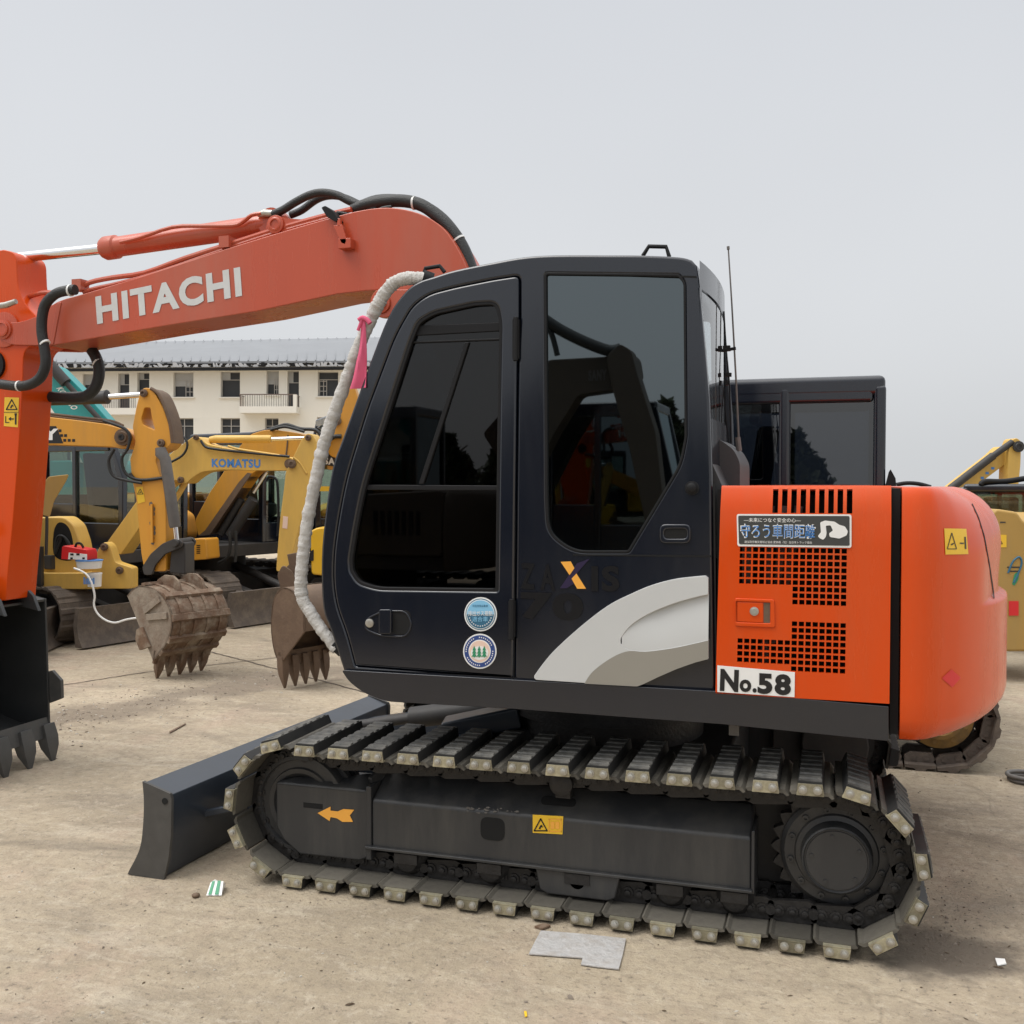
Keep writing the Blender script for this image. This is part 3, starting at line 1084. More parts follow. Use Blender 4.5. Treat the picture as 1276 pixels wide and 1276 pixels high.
    cr2.lathe([(.02, -.1), (.042, -.09), (.042, .07), (.046, .075), (.046, .115), (.03, .125), (.012, .126)], (.03, yc, .505), (0, out, 0), 24)
    cr2.box(.0, .06, yc - .08, yc - .02, .44, .51)
    cr2.build('carrier_roller', CHAIN, EX, 30)

PB = Y(-1.0310)
arrow = [(396, 1013), (412, 1005), (412, 1010), (421, 1011), (428, 1008), (441.5, 1009), (436, 1016), (440, 1024), (427, 1024), (420, 1019.5), (412, 1018), (411, 1023)]
sticker('arrow_decal', PB, arrow, AMBER, EX, .002)
wst = sticker('warning_sticker', PB, [(664, 1015), (702, 1017), (701, 1039.5), (664, 1037.5)], YSTICK, EX, .002)


def tri_icon(pl, cx, cy, s, par, m=BLACKV, off=.004):
    b = MB()
    A = [(cx, cy - s), (cx + s * .95, cy + s * .75), (cx - s * .95, cy + s * .75)]
    for i in range(3):
        p, q = Vector(A[i]), Vector(A[(i + 1) % 3])
        d = (q - p).normalized()
        n = Vector((-d.y, d.x)) * s * .09
        b.prism([pl.p(*(p - n - d * s * .05), off), pl.p(*(q - n + d * s * .05), off), pl.p(*(q + n + d * s * .05), off), pl.p(*(p + n - d * s * .05), off)], -pl.n * .001)
    b.prism([pl.p(x, y, off) for x, y in [(cx - s * .3, cy + s * .5), (cx - s * .1, cy), (cx + s * .15, cy - s * .15), (cx + s * .35, cy + s * .25), (cx + s * .1, cy + s * .2), (cx - s * .05, cy + s * .5)]], -pl.n * .001)
    return b.build('warning_symbol', m, par, 0)


tri_icon(PB, 674, 1028.5, 8.5, wst)
b = MB()
for q in (rect(684, 1019.5, 700, 1020.5), rect(684, 1034.5, 700, 1035.5), rect(684, 1019.5, 685, 1035.5), rect(699, 1019.5, 700, 1035.5), rect(686.5, 1023, 691.2, 1032), rect(692.5, 1023, 697.2, 1032)):
    b.prism([PB.p(x, y + .6, .004) for x, y in q], -PB.n * .001)
b.build('book_symbol', AMBER, wst, 0)

# bare scuffs where the frame paint has been knocked off
sf = MB()
rr = random.Random(8)
for i in range(26):
    x, y = 582 + rr.random() * 66, 1005.5 + rr.random() * 4 + (1.2 if rr.random() < .3 else 0) * 3
    s_ = .5 + rr.random() * 1.3
    sf.prism([PB.p(x + a * s_ * 1.6, y + b_ * s_, .0008) for a, b_ in ((-1, 0), (-.2, -.7), (.9, -.2), (.5, .6), (-.5, .7))], (0, .001, 0))
sf.build('paint_scuff', GREYST, EX, 0)
# centre frame, turntable
cf = MB()
cf.box(-.62, .62, -.70, .70, .22, .50)
cf.prism([(-.55, -.8, .30), (-.2, -.8, .30), (-.12, -.35, .54), (-.62, -.35, .54)], (0, 1.6, 0))
cf.build('centre_frame', FRAME, EX, 30, .02)
tt = MB()
tt.lathe([(.46, .48), (.46, .60), (.50, .61), (.50, .70), (.46, .71), (.46, .80)], (0, 0, 0), UP, 48)
tt.build('slewing_ring', CHAIN, EX, 30)
for s in (-1, 1):
    a_ = MB()
    a_.bar((-.45, .38 * s, .47), (-1.62, .60 * s, .20), .13, .17)
    a_.bar((-.35, .30 * s, .60), (-.70, .38 * s, .52), .16, .10)
    a_.build('blade_arm', BLADE, EX, 30, .012)
bc = MB()
bc.cyl((-.5, .05, .56), (-1.05, .05, .46), .055, 20)
bc.build('blade_cylinder', DARKST, EX, 40)
bc = MB()
bc.cyl((-1.0, .05, .468), (-1.6, .05, .35), .028, 16)
bc.build('blade_rod', DARKST, EX, 40)

# dozer blade
YB0, YB1 = -1.20, .86


def skew(mb):
    """the blade hangs a little askew on its arms"""
    mb.v = [(x + .040 * (y + 1.2), y, z * (1 - .075 * (y + 1.2) / 2.06)) for x, y, z in mb.v]
    return mb


bl = MB()
arc = cr([(-1.758, .408), (-1.752, .32), (-1.758, .21), (-1.778, .11), (-1.838, .004)], 5)
inn = [(-1.672, .004), (-1.645, .10), (-1.632, .20), (-1.628, .345), (-1.632, .362)]
bl.prism([(x, YB0 + .012, z) for x, z in arc + inn], (0, YB1 - YB0 - .024, 0))
blade = skew(bl).build('dozer_blade', BLADE, EX, 30, .004)
for y0 in (YB0 - .003, YB1 - .012):
    q = MB()
    sec2 = [(x - .004, z + .004 if z > .01 else z) for x, z in arc] + [(-1.660, 0.0), (-1.635, .10), (-1.622, .20), (-1.618, .35), (-1.626, .372)]
    q.prism([(x, y0, z) for x, z in sec2], (0, .015, 0))
    skew(q).build('end_plate', BLADE_W, blade, 30)
hb = MB()
hb.lathe([(.014, 0), (.014, .002)], (-1.650, YB0 - .004, .338), (0, -1, 0), 14)
hb.build('lifting_hole', SEAM, blade, 30)
hb = MB()
hb.bar((-1.66, -.95, .20), (-1.48, -.92, .245), .03, .03)
hb.build('step_bar', BLADE, blade, 30, .006)

# ---- upper structure: skirt, platform ------------------------------
sk = rnd([(428, 834, 4), (892, 860, 1), (1107, 879, 1), (1107, 922, 3), (900, 901, 1), (640, 882, 1), (482, 873, 14), (455, 862, 22), (437, 848, 12)], 4)
slab('skirt', PC, sk, .10, CABBLK, EX, .02, .014, seg=3)
pf = MB()
pf.prism([(-.78, -.95, .80), (1.23, -.95, .80), (1.23, .98, .80), (-.78, .98, .80)], (0, 0, .10))
pf.build('platform', DARKST, EX, 0, .01)
pl2 = slab('serial_plate', PC, [(905, 906), (918, 907), (918, 925), (905, 924)], .004, GREYST, EX, -.10)

# ---- cab -----------------------------------------------------------
cab_out = cr([(428, 836), (412, 787), (402, 757), (400, 697), (405, 639), (414, 582), (427, 545), (457, 462), (483, 395), (504, 364), (521, 351), (540, 344.5), (568, 336), (615, 326.5),
              (652, 320), (692, 317.5), (760, 317.5), (800, 317.8), (846, 320), (862, 324)], 4)
cab_out += [(868, 331), (870.5, 347), (877, 420), (884, 500), (887, 590), (888, 692), (891, 861)]
door_out = rnd([(443, 830, 2), (432, 788, 20), (420, 757, 30), (415.5, 726, 20), (416, 690, 20), (422, 646, 30), (432, 594, 30), (457.5, 511, 20), (493, 417, 30), (514, 381, 20), (535, 366, 12), (568, 357.5, 10),
                (615, 348, 10), (648, 343, 8), (648, 400, 1), (645.5, 452, 3), (641, 845, 2)], 5, 4)
win_out = rnd([(437, 712, 4), (436, 697, 4), (442, 657, 20), (453, 603, 20), (511.6, 422, 12), (521, 400, 8), (541, 388.5, 8), (591, 377.5, 8), (620, 376, 16), (626, 400, 12), (624, 500, 3), (621, 737, 3), (470, 735, 24), (446, 727, 14)], 4, 5)
rear_hole = rnd([(679.5, 341, 4), (845, 343, 2), (853, 352, 6), (854.5, 545, 4), (848, 579, 14), (783, 687.5, 3), (714, 687.5, 26), (683, 664, 16), (681, 620, 10)], 4, 5)
door_hole = [(x, y) for x, y in door_out]
holed('cab_frame', PC, cab_out, [door_hole, rear_hole], .055, CABBLK, EX, .0, .010)


def grow(pts, k):
    cx = sum(p[0] for p in pts) / len(pts)
    cy = sum(p[1] for p in pts) / len(pts)
    return [(cx + (x - cx) * k, cy + (y - cy) * k) for x, y in pts]


def inset(pts, d):
    """shift a closed 2-D polygon inward by d"""
    n = len(pts)
    area = sum(pts[i][0] * pts[(i + 1) % n][1] - pts[(i + 1) % n][0] * pts[i][1] for i in range(n))
    sg = 1 if area > 0 else -1
    out = []
    for i in range(n):
        a, b, c = Vector(pts[i - 1]), Vector(pts[i]), Vector(pts[(i + 1) % n])
        t = (c - a)
        if t.length < 1e-6:
            out.append(tuple(b))
            continue
        t.normalize()
        nn = Vector((-t.y, t.x)) * sg
        out.append(tuple(b + nn * d))
    return out


# dark weatherstrip behind the door gap
holed('door_seal', PC, inset(door_out, -3), [inset(door_out, 6)], .02, SEAM, EX, -.03)
door = holed('door', PC, inset(door_out, 1.2), [win_out], .045, CABBLK, EX, .008, .008)
holed('window_rubber', PC, inset(win_out, -1.0), [inset(win_out, 3.6)], .02, TRIM, door, .004, .003)
# window bars
wf = MB()
for q, o_f in (([(516, 405.5), (623, 401), (623, 412), (513, 418)], -.008), ([(452, 604), (622, 605), (622, 611), (451, 610.5)], -.008), ([(578.5, 426), (584, 426), (527, 603), (521, 603)], -.004)):
    wf.prism([PC.p(x, y, o_f) for x, y in q], (0, .018, 0))
wf.prism([PC.p(x, y, -.006) for x, y in [(511, 425), (623, 421), (623, 423.5), (510.5, 427.5)]], (0, .012, 0))
wf.build('window_bar', TRIM, door, 0, .003)
slab('door_window', PC, inset(win_out, 1.5), .004, GDOOR, door, -.016, smooth=0)
# handle recess, paddle and lock
ov = rnd([(457, 770), (478, 760), (508, 760), (516, 778), (508, 794), (475, 793), (455, 784)], 9)
holed('handle_bezel', PC, ov, [inset(ov, 2.2)], .008, CABBLK, door, .013, .003)
slab('handle_recess', PC, rnd(rect(489, 760, 513, 790), 9), .003, SEAM, door, .0095, smooth=0)
slab('door_handle', PC, rnd(rect(475, 758.5, 490.5, 789), 3), .02, CABBLK, door, .026, .004)
lk = MB()
lk.lathe([(.018, 0), (.018, .006), (.012, .008), (.004, .008)], PC.p(462, 776, .008), (0, -1, 0), 18)
lk.build('lock', ZINC, door, 40)
# hinges
for x0, y0, y1 in ((641.5, 396, 450), (636.5, 746, 796)):
    hgm = MB()
    a, b = PC.p(x0 + 3, y0, .016), PC.p(x0 + 3 - .6, y1, .016)
    hgm.tube([a, a.lerp(b, .5), b], .0105, 10)
    hgm.prism([PC.p(x, y, .018) for x, y in rnd(rect(x0 - 1.5, y0 + 2, x0 + 6.5, y1 - 2), 2)], (0, .02, 0))
    hgm.build('door_hinge', TRIM, door, 40, .002)
# rear side window, lower seam, vents
slab('side_window', PC, inset(rear_hole, -2.0), .004, GDARK, EX, -.010, smooth=0)
holed('side_window_rubber', PC, inset(rear_hole, -1.6), [inset(rear_hole, 1.4)], .014, TRIM, EX, .003, .002)
sm = MB()
for q in ([(714, 690.5), (887, 692.0), (887, 694.2), (714, 692.4)], [(641.5, 455), (643.4, 455), (640.8, 846), (639, 846)], [(679, 338.2), (868, 344.0), (868.2, 346.4), (679, 340.2)], [(888.4, 600), (890.6, 600), (893.5, 860), (891.4, 860)]):
    sm.prism([PC.p(x, y, .0012) for x, y in q], (0, .004, 0))
sm.build('panel_seam', SEAM, EX, 0)
vb = rnd(rect(822, 653, 861, 677), 8)
holed('slot_bezel', PC, vb, [rnd(rect(828, 659, 856, 671), 5)], .012, CABBLK, EX, .007, .005)
slab('slot_recess', PC, rnd(rect(828, 659, 856, 671), 5), .003, SEAM, EX, .003, smooth=0)
kn = MB()
kn.lathe([(.026, 0), (.026, .006), (.02, .007), (.018, .016), (.012, .02)], PC.p(862.5, 608, 0), (0, -1, 0), 20)
kn.build('rubber_plug', TRIM, EX, 40)

# far wall, roof, front and rear glass, inside
PF = Y(-.14)
shift = []
for x, y in cab_out:
    q = PC.p(x, y)
    shift.append((q.x, q.z))


class XZ(PL):
    def two(s, a, b):
        return a, b


PFz = XZ((0, -.14, 0), (0, -1, 0))
far_door = [(PC.p(x, y).x, PC.p(x, y).z) for x, y in rnd([(453, 600), (511.6, 422), (521, 400), (541, 388.5), (591, 377.5), (620, 376), (626, 400), (624, 600)], 4)]
far_rear = [(PC.p(x, y).x, PC.p(x, y).z) for x, y in rnd([(679, 350), (850, 352), (854, 590), (684, 590)], 8)]
holed('cab_far_wall', PFz, shift, [far_door, far_rear], .05, CABBLK, EX, 0, .008)
fg_ = MB()
for poly, gm in ((far_door, GFAR), (far_rear, GCLEAR)):
    MB().prism([(x, -.118, z) for x, z in poly], (0, .004, 0)).build('far_window', gm, EX, 0)
top = [(PC.p(x, y).x, PC.p(x, y).z) for x, y in cr([(497, 372), (521, 351), (540, 344.5), (568, 336), (615, 326.5), (652, 320), (692, 317.5), (760, 317.5), (800, 317.8), (846, 320), (862, 324), (869, 333)], 3)]
rf_ = MB()
nrow = len(top)
yrow = [(YC + .012, -.010), (YC + .03, -.002), (YC + .09, .008), (-.6, .03), (-.23, .008), (-.145, -.012)]
vs, fs = [], []
for x, z in top:
    for yv, dz in yrow:
        vs.append((x, yv, z + dz - .004))
k = len(yrow)
for i in range(nrow - 1):
    for j in range(k - 1):
        fs.append((i * k + j, i * k + j + 1, (i + 1) * k + j + 1, (i + 1) * k + j))
nv = len(vs)
vs += [(x, y + (.05 if y < -1 else 0), z - .03) for x, y, z in vs]
fs += [tuple(nv + q for q in reversed(f)) for f in fs]
for i in range(nrow - 1):
    for j in (0, k - 1):
        fs.append((i * k + j, (i + 1) * k + j, nv + (i + 1) * k + j, nv + i * k + j))
for i in (0, nrow - 1):
    for j in range(k - 1):
        fs.append((i * k + j, i * k + j + 1, nv + i * k + j + 1, nv + i * k + j))
rf_.add(vs, fs)
rf_.build('cab_roof', CABBLK, EX, 50)
fr = [(PC.p(x, y).x + .02, PC.p(x, y).z) for x, y in cr([(402, 757), (400, 697), (405, 639), (414, 582), (427, 545), (457, 462), (483, 395), (500, 368)], 3)]
ws = MB()
for i in range(len(fr) - 1):
    (x0, z0), (x1, z1) = fr[i], fr[i + 1]
    ws.add([(x0, -1.0, z0), (x1, -1.0, z1), (x1, -.19, z1), (x0, -.19, z0)], [(0, 1, 2, 3)])
ws.build('windscreen', GCLEAR, EX, 60)
lowf = MB()
lowf.prism([(PC.p(x, y).x + .015, -1.0, PC.p(x, y).z) for x, y in [(402, 757), (412, 787), (428, 836), (445, 836), (425, 770)]], (0, .84, 0))
lowf.build('cab_nose', CABBLK, EX, 30)
# rear: pillar curve, visor and glass on the back face
XR = .556
rg = MB()


def rz(y, z):
    return XR + .018 * (2.5 - z) + .03 * (1 - ((y + .6) / .46) ** 2) * 1.0


def rear_strip(z0, z1, ya, yb, dx=0.0, n=10, m=8):
    vs, fs = [], []
    for i in range(n + 1):
        yv = ya + (yb - ya) * i / n
        for j in range(m + 1):
            z = z0 + (z1 - z0) * j / m
            vs.append((rz(yv, z) + dx, yv, z))
    for i in range(n):
        for j in range(m):
            a = i * (m + 1) + j
            fs.append((a, a + 1, a + m + 2, a + m + 1))
    return vs, fs


v_, f_ = rear_strip(1.93, 2.40, -1.03, -.16)
rg.add(v_, f_)
rg.build('rear_window', GCLEAR, EX, 60)
vz = MB()
for z0, z1, ya, yb in ((2.40, 2.50, -1.055, -.14), (1.45, 1.93, -1.055, -.14), (1.93, 2.40, -1.06, -1.025), (1.93, 2.40, -.175, -.14)):
    v_, f_ = rear_strip(z0, z1, ya, yb, .006)
    n0 = len(v_)
    v2 = [(x - .05, y, z) for x, y, z in v_]
    vz.add(v_ + v2, f_ + [tuple(n0 + q for q in f) for f in f_])
vz.build('cab_rear_frame', CABBLK, EX, 50)
rb_ = MB()
rb_.box(.0, .60, -1.0, -.16, .92, 1.40)
rb_.box(-.85, 0, -1.0, -.16, .90, .95)
rb_.build('cab_floor', SEAT, EX, 0)
st = MB()
st.prism(rnd([(-.22, 1.18), (.32, 1.18), (.36, 1.32), (-.24, 1.34)], .05) and [(x, -.82, z) for x, z in rnd([(-.22, 1.38), (.30, 1.38), (.33, 1.52), (-.24, 1.52)], .05)], (0, .48, 0))
st.prism([(x, -.80, z) for x, z in rnd([(.22, 1.5), (.36, 1.5), (.48, 2.14), (.36, 2.16)], .05)], (0, .44, 0))
st.prism([(x, -.72, z) for x, z in rnd([(.37, 2.18), (.46, 2.17), (.49, 2.36), (.41, 2.37)], .04)], (0, .28, 0))
st.box(-.15, .25, -.75, -.40, .96, 1.38)
st.build('operator_seat', SEAT, EX, 40, .02)
lv = MB()
for y0 in (-.92, -.28):
    lv.box(-.35, .2, y0 - .07, y0 + .07, 1.3, 1.56)
    lv.tube([(-.28, y0, 1.56), (-.31, y0, 1.72), (-.29, y0, 1.80)], [.012, .014, .024], 10)
for y0 in (-.70, -.50):
    lv.tube([(-.62, y0, .95), (-.66, y0, 1.30), (-.60, y0, 1.45)], .012, 8)
lv.build('control_lever', TRIM, EX, 40)
# roof grab loops
for pts, yv in (([(801, 319), (808.5, 307), (830, 307.5), (834, 320)], -.95), ([(527, 345), (530, 334.5), (548, 331.5), (554, 339)], -1.0)):
    P_ = Y(yv)
    lp = MB()
    lp.tube([P_.p(*q) for q in cr([pts[0], pts[0], pts[1], pts[2], pts[3]], 1)[1:]], .0085, 8)
    lp.build('roof_loop', TRIM, EX, 40)
# foam wrapped guard rail in front of the door
PR = Y(-1.02)
rail = cr([(531, 348), (512, 346.5), (496, 350), (484, 359), (472, 378), (459, 404), (444, 440), (430, 478), (414, 522), (402, 560), (392, 604), (384, 645), (378, 690), (375, 728), (377, 746), (386, 762), (402, 786), (421, 810)], 5)
fm = MB()
pts = [PR.p(*q) for q in rail]
rr = random.Random(11)
seg, rs = [], []
n = len(pts)
for i in range(n - 1):
    for j in range(4):
        q = pts[i].lerp(pts[i + 1], j / 4)
        s = i * 4 + j
        seg.append(q)
        rs.append(.0262 + .003 * noise.noise(Vector((s * .35, 1.3, 0))) + .0025 * noise.noise(Vector((s * 1.1, 4.3, 0))))
fm.tube(seg, rs, 20)
for i, v in enumerate(fm.v):
    c_ = seg[min(i // 20, len(seg) - 1)]
    d_ = (Vector(v) - c_)
    k_ = i // 20
    wrap = .0010 * (((k_ * .42 + (i % 20) / 20.0) % 1.0) - .5)
    fm.v[i] = tuple(Vector(v) + d_.normalized() * (wrap + .0035 * noise.noise(Vector(v) * 38) + .002 * noise.noise(Vector(v) * 90)))
fo = fm.build('guard_rail', FOAM, EX, 60)
br = MB()
br.tube([PR.p(526, 347), PR.p(536, 350) + Vector((.0, .02, 0))], .036, 12)
br.tube([PR.p(417, 803), PR.p(427, 812)], .026, 12)
br.prism([PR.p(x, y, .01) for x, y in rnd([(526, 345), (539, 346), (537, 358), (527, 356)], 3)], (0, .06, 0))
br.prism([PR.p(x, y, .0) for x, y in rnd([(416, 806), (424, 802), (432, 812), (424, 818)], 2)], (0, .06, 0))
br.build_each('rail_bracket', TRIM, EX, 40)
for a_, b_ in (((399, 782), (403, 779)), ((411, 799), (417, 794)), ((396, 600), (385, 598)), ((379, 690), (371, 690))):
    pass

# decals on the door
def roundel(cx, cy, rx, ry, ring, inner, parts, par=door):
    o = sticker('round_sticker', PC, ell(cx, cy, rx, ry, 40), WHITE, par, .011)
    sticker('sticker_ring', PC, ell(cx, cy, rx * .92, ry * .92, 40), ring, o, .012)
    for m, poly, of in parts:
        sticker('sticker_mark', PC, poly, m, o, of)
    return o


def half(cx, cy, rx, ry, a0, a1, n=24):
    return [(cx + rx * math.cos(R(a0 + (a1 - a0) * i / n)), cy + ry * math.sin(R(a0 + (a1 - a0) * i / n))) for i in range(n + 1)]


s1 = roundel(600, 765, 20.3, 21.2, TEALV, None, [(WHITE, ell(600, 765, 17.6, 18.4, 36), .0128), (SKYV, half(600, 765, 16.7, 17.5, 180, 360), .0136), (TEALV, half(600, 765, 16.7, 17.5, 0, 180), .0136)])
txt('sticker_text', '排出ガス規制', PC, (585, 767), (615, 767), (585, 760.5), WHITE, s1, .0150, .006)
txt('sticker_text', '適合車', PC, (590, 774), (609.5, 774), (590, 767.6), SKYV, s1, .0150, .006)
txt('sticker_text', '特定特殊自動車', PC, (590.5, 756), (609.5, 756), (590.5, 753), TEALV, s1, .0150, .006)


def ring_text(body, cx, cy, rx, ry, a0, a1, h, m, par, flip=False):
    n = len(body)
    for i, c in enumerate(body):
        if c == ' ':
            continue
        a = R(a0 + (a1 - a0) * (i + .5) / n)
        q = (cx + rx * math.cos(a), cy + ry * math.sin(a))
        rad = Vector((math.cos(a), math.sin(a)))
        tan = Vector((-rad.y, rad.x))
        if flip:
            rad, tan = -rad, -tan
        q = Vector(q)
        txt('sticker_text', c, PC, tuple(q - tan * h * .4 - rad * h / 2), tuple(q + tan * h * .4 - rad * h / 2), tuple(q - tan * h * .4 + rad * h / 2), m, par, .0152, .02)


dots = MB()
for i in range(13):
    a = R(18 + 144 * i / 12)
    c = (600 + 14 * math.cos(a), 765 + 14.6 * math.sin(a))
    dots.prism([PC.p(x, y, .0148) for x, y in ell(c[0], c[1], .75, .75, 8)], (0, .0005, 0))
dots.build('sticker_mark', WHITE, s1, 0)
s2 = roundel(599, 811, 20.8, 21.8, NAVYV, None, [(WHITE, ell(599, 811, 13.8, 14.5, 36), .0128), (PEACH, ell(599, 811, 12.6, 13.3, 36), .0136), (WHITE, ell(599, 813, 11, 8.5, 30), .0143)])
tr = MB()
for cx in (592.5, 598.7, 605):
    for yy0, hw in ((804.5, 2.1), (808.5, 2.7), (812.5, 3.3)):
        tr.prism([PC.p(x, y, .0160) for x, y in [(cx, yy0 - .5), (cx + hw, yy0 + 5), (cx - hw, yy0 + 5)]], (0, .0012, 0))
    tr.prism([PC.p(x, y, .0150) for x, y in rect(cx - .6, 815, cx + .6, 818.6)], (0, .0005, 0))
tr.build('tree_emblem', GREENV, s2, 0)
dots = MB()
for i in range(40):
    a = R(360 * i / 40)
    c = (599 + 16.6 * math.cos(a), 811 + 17.4 * math.sin(a))
    if i % 10 < 8:
        dots.prism([PC.p(x, y, .0148) for x, y in ell(c[0], c[1], .7, .9, 7)], (0, .0005, 0))
dots.build('sticker_mark', WHITE, s2, 0)

# decals and silver wing on the side panel
PS = Y(YC)
txt('model_lettering', 'Z A', PS, (649, 733), (692, 736), (649, 701), GHOST, EX, .0025, .03)
txt('model_lettering', 'IS', PS, (737, 737), (772, 737), (737, 705), GHOST, EX, .0025, .04)
txt('model_lettering', '70', PS, (649, 771), (727, 774), (649, 737), GHOST, EX, .0025, .05)
xp = sticker('cross_emblem', PS, [(719, 702), (735, 696), (712, 722), (716, 727), (706, 733), (698, 733)], PLUM, EX, .0026)
sticker('amber_stroke', PS, [(699, 700), (711.5, 699.5), (716, 708), (710, 716.5)], AMBER, xp, .0040)
sticker('amber_stroke', PS, [(712.5, 721), (718.5, 714.5), (730.5, 733.5), (719.5, 733.5)], AMBER, xp, .0040)
wing = cr([(667.5, 841), (676, 829), (690, 812), (711, 792), (737, 770), (762, 752), (786, 740), (812, 729), (842, 721), (872, 717.5), (880, 717)], 4) + [(883.5, 720), (883.5, 820), (868, 824), (845, 832), (822, 842), (802, 851.5), (795, 854)] + [(670, 846), (667.5, 844)]
scoop = cr([(883.5, 740), (862, 745), (836, 753), (808, 765), (788, 778), (776, 793), (775, 801), (784, 808), (806, 810), (838, 806), (862, 801), (883.5, 796)], 4)
up_ = cr([(883.5, 740), (862, 745), (836, 753), (808, 765), (788, 778), (776, 793), (775, 801)], 4)
dn_ = cr([(775, 801), (784, 808), (806, 810), (838, 806), (862, 801), (883.5, 796)], 4)
wing_c = wing[:wing.index((883.5, 720)) + 1] + up_ + dn_[1:] + wing[wing.index((883.5, 820)):]
wg = slab('silver_wing', PS, wing_c, .021, SILVER, EX, .022, .002)


def on_curve(c, x):
    for (x0, y0), (x1, y1) in zip(c, c[1:]):
        if min(x0, x1) - 1e-6 <= x <= max(x0, x1) + 1e-6 and abs(x1 - x0) > 1e-6:
            return y0 + (y1 - y0) * (x - x0) / (x1 - x0)
    return c[-1][1]


sc_ = MB()
cols, rows_ = 26, 10
for i in range(cols + 1):
    x = 776.2 + (883.5 - 776.2) * (i / cols) ** 1.3
    yu, yl = on_curve(up_, x), on_curve(dn_, x)
    for j in range(rows_ + 1):
        t = j / rows_
        dep = .0195 * min(1, (x - 775) / 45) * (1 - t) ** 1.6
        sc_.v.append(tuple(PS.p(x, yu + (yl - yu) * t, .0212 - dep)))
for i in range(cols):
    for j in range(rows_):
        k_ = i * (rows_ + 1) + j
        sc_.f.append((k_, k_ + 1, k_ + rows_ + 2, k_ + rows_ + 1))
        sc_.mi.append(0)
sc_.build('wing_scoop', SILVER, wg, 80)
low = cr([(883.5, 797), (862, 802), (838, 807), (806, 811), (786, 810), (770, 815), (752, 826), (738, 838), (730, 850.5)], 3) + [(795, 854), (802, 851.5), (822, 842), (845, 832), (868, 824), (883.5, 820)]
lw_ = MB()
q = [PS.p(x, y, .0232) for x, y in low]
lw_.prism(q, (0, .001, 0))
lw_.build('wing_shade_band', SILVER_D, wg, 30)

# ---- engine hood ---------------------------------------------------
YH = -1.08
PHD = Y(YH)
def lattice(name, y, t, x0, x1, z0, z1, cells, m, par, warp):
    """a plate with rectangular openings, in real x and z"""
    xs = sorted({x0, x1} | {c[0] for c in cells} | {c[2] for c in cells})
    zs = sorted({z0, z1} | {c[1] for c in cells} | {c[3] for c in cells})

    def merge(v):
        o = [v[0]]
        for q in v[1:]:
            if q - o[-1] > 1e-5:
                o.append(q)
        return o
    xs, zs = merge(xs), merge(zs)
    nx, nz_ = len(xs) - 1, len(zs) - 1
    sol = [[True] * nz_ for _ in range(nx)]
    for c in cells:
        for i in range(nx):
            xm_ = (xs[i] + xs[i + 1]) / 2
            if c[0] < xm_ < c[2]:
                for j in range(nz_):
                    if c[1] < (zs[j] + zs[j + 1]) / 2 < c[3]:
                        sol[i][j] = False
    b = MB()
    idx = {}

    def V(i, j, k):
        if (i, j, k) not in idx:
            idx[(i, j, k)] = len(b.v)
            b.v.append(warp(xs[i], y + t * k, zs[j]))
        return idx[(i, j, k)]
    for i in range(nx):
        for j in range(nz_):
            if not sol[i][j]:
                continue
            fs_ = [(V(i, j, 0), V(i + 1, j, 0), V(i + 1, j + 1, 0), V(i, j + 1, 0)), (V(i, j, 1), V(i, j + 1, 1), V(i + 1, j + 1, 1), V(i + 1, j, 1))]
            for di, dj, e in ((-1, 0, ((i, j), (i, j + 1))), (1, 0, ((i + 1, j), (i + 1, j + 1))), (0, -1, ((i, j), (i + 1, j))), (0, 1, ((i, j + 1), (i + 1, j + 1)))):
                ii, jj = i + di, j + dj
                if not (0 <= ii < nx and 0 <= jj < nz_) or not sol[ii][jj]:
                    (a0, b0), (a1, b1) = e
                    fs_.append((V(a0, b0, 0), V(a1, b1, 0), V(a1, b1, 1), V(a0, b0, 1)))
            b.f += fs_
            b.mi += [0] * len(fs_)
    return b.build(name, m, par, 30)


def cellrows(px0, py0, px1, py1, nx, ny, fx=.76, fz=.74):
    a0, a1 = PHD.p(px0, py0), PHD.p(px1, py1)
    out = []
    for i in range(nx):
        for j in range(ny):
            w_, h_ = (a1.x - a0.x) / nx, (a0.z - a1.z) / ny
            x, z = a0.x + w_ * i, a0.z - h_ * j
            out.append((round(x, 4), round(z - h_ * fz, 4), round(x + w_ * fx, 4), round(z, 4)))
    return out


XL, XRr, ZB, ZT = .631, 1.231, .912, 1.674
cells = cellrows(918.5, 681.5, 1056, 733.0, 16, 6)
c1 = PHD.p(918.5, 681.5)
wid = (PHD.p(1056, 733).x - c1.x) / 16
hei = (c1.z - PHD.p(1056, 733.0).z) / 6
cells += [(round(c1.x + wid * (8 + i), 4), round(c1.z - hei * (6 + j) - hei * .74, 4), round(c1.x + wid * (8 + i + .76), 4), round(c1.z - hei * (6 + j), 4)) for i in range(8) for j in range(3)]
z2 = PHD.p(1020, 775.5).z
cells += [(round(c1.x + wid * (8 + i), 4), round(z2 - hei * j - hei * .74, 4), round(c1.x + wid * (8 + i + .76), 4), round(z2 - hei * j, 4)) for i in range(8) for j in range(8)]
z3 = z2 - hei * 3
cells += [(round(c1.x + wid * i, 4), round(z3 - hei * j - hei * .74, 4), round(c1.x + wid * (i + .76), 4), round(z3 - hei * j, 4)) for i in range(8) for j in range(4)]
za, zb_ = PHD.p(1000, 609.5).z, PHD.p(1000, 639.5).z
for i in range(9):
    xa = PHD.p(959 + i * 11.85, 625).x
    cells.append((round(xa, 4), round(zb_, 4), round(xa + .0195, 4), round(za, 4)))


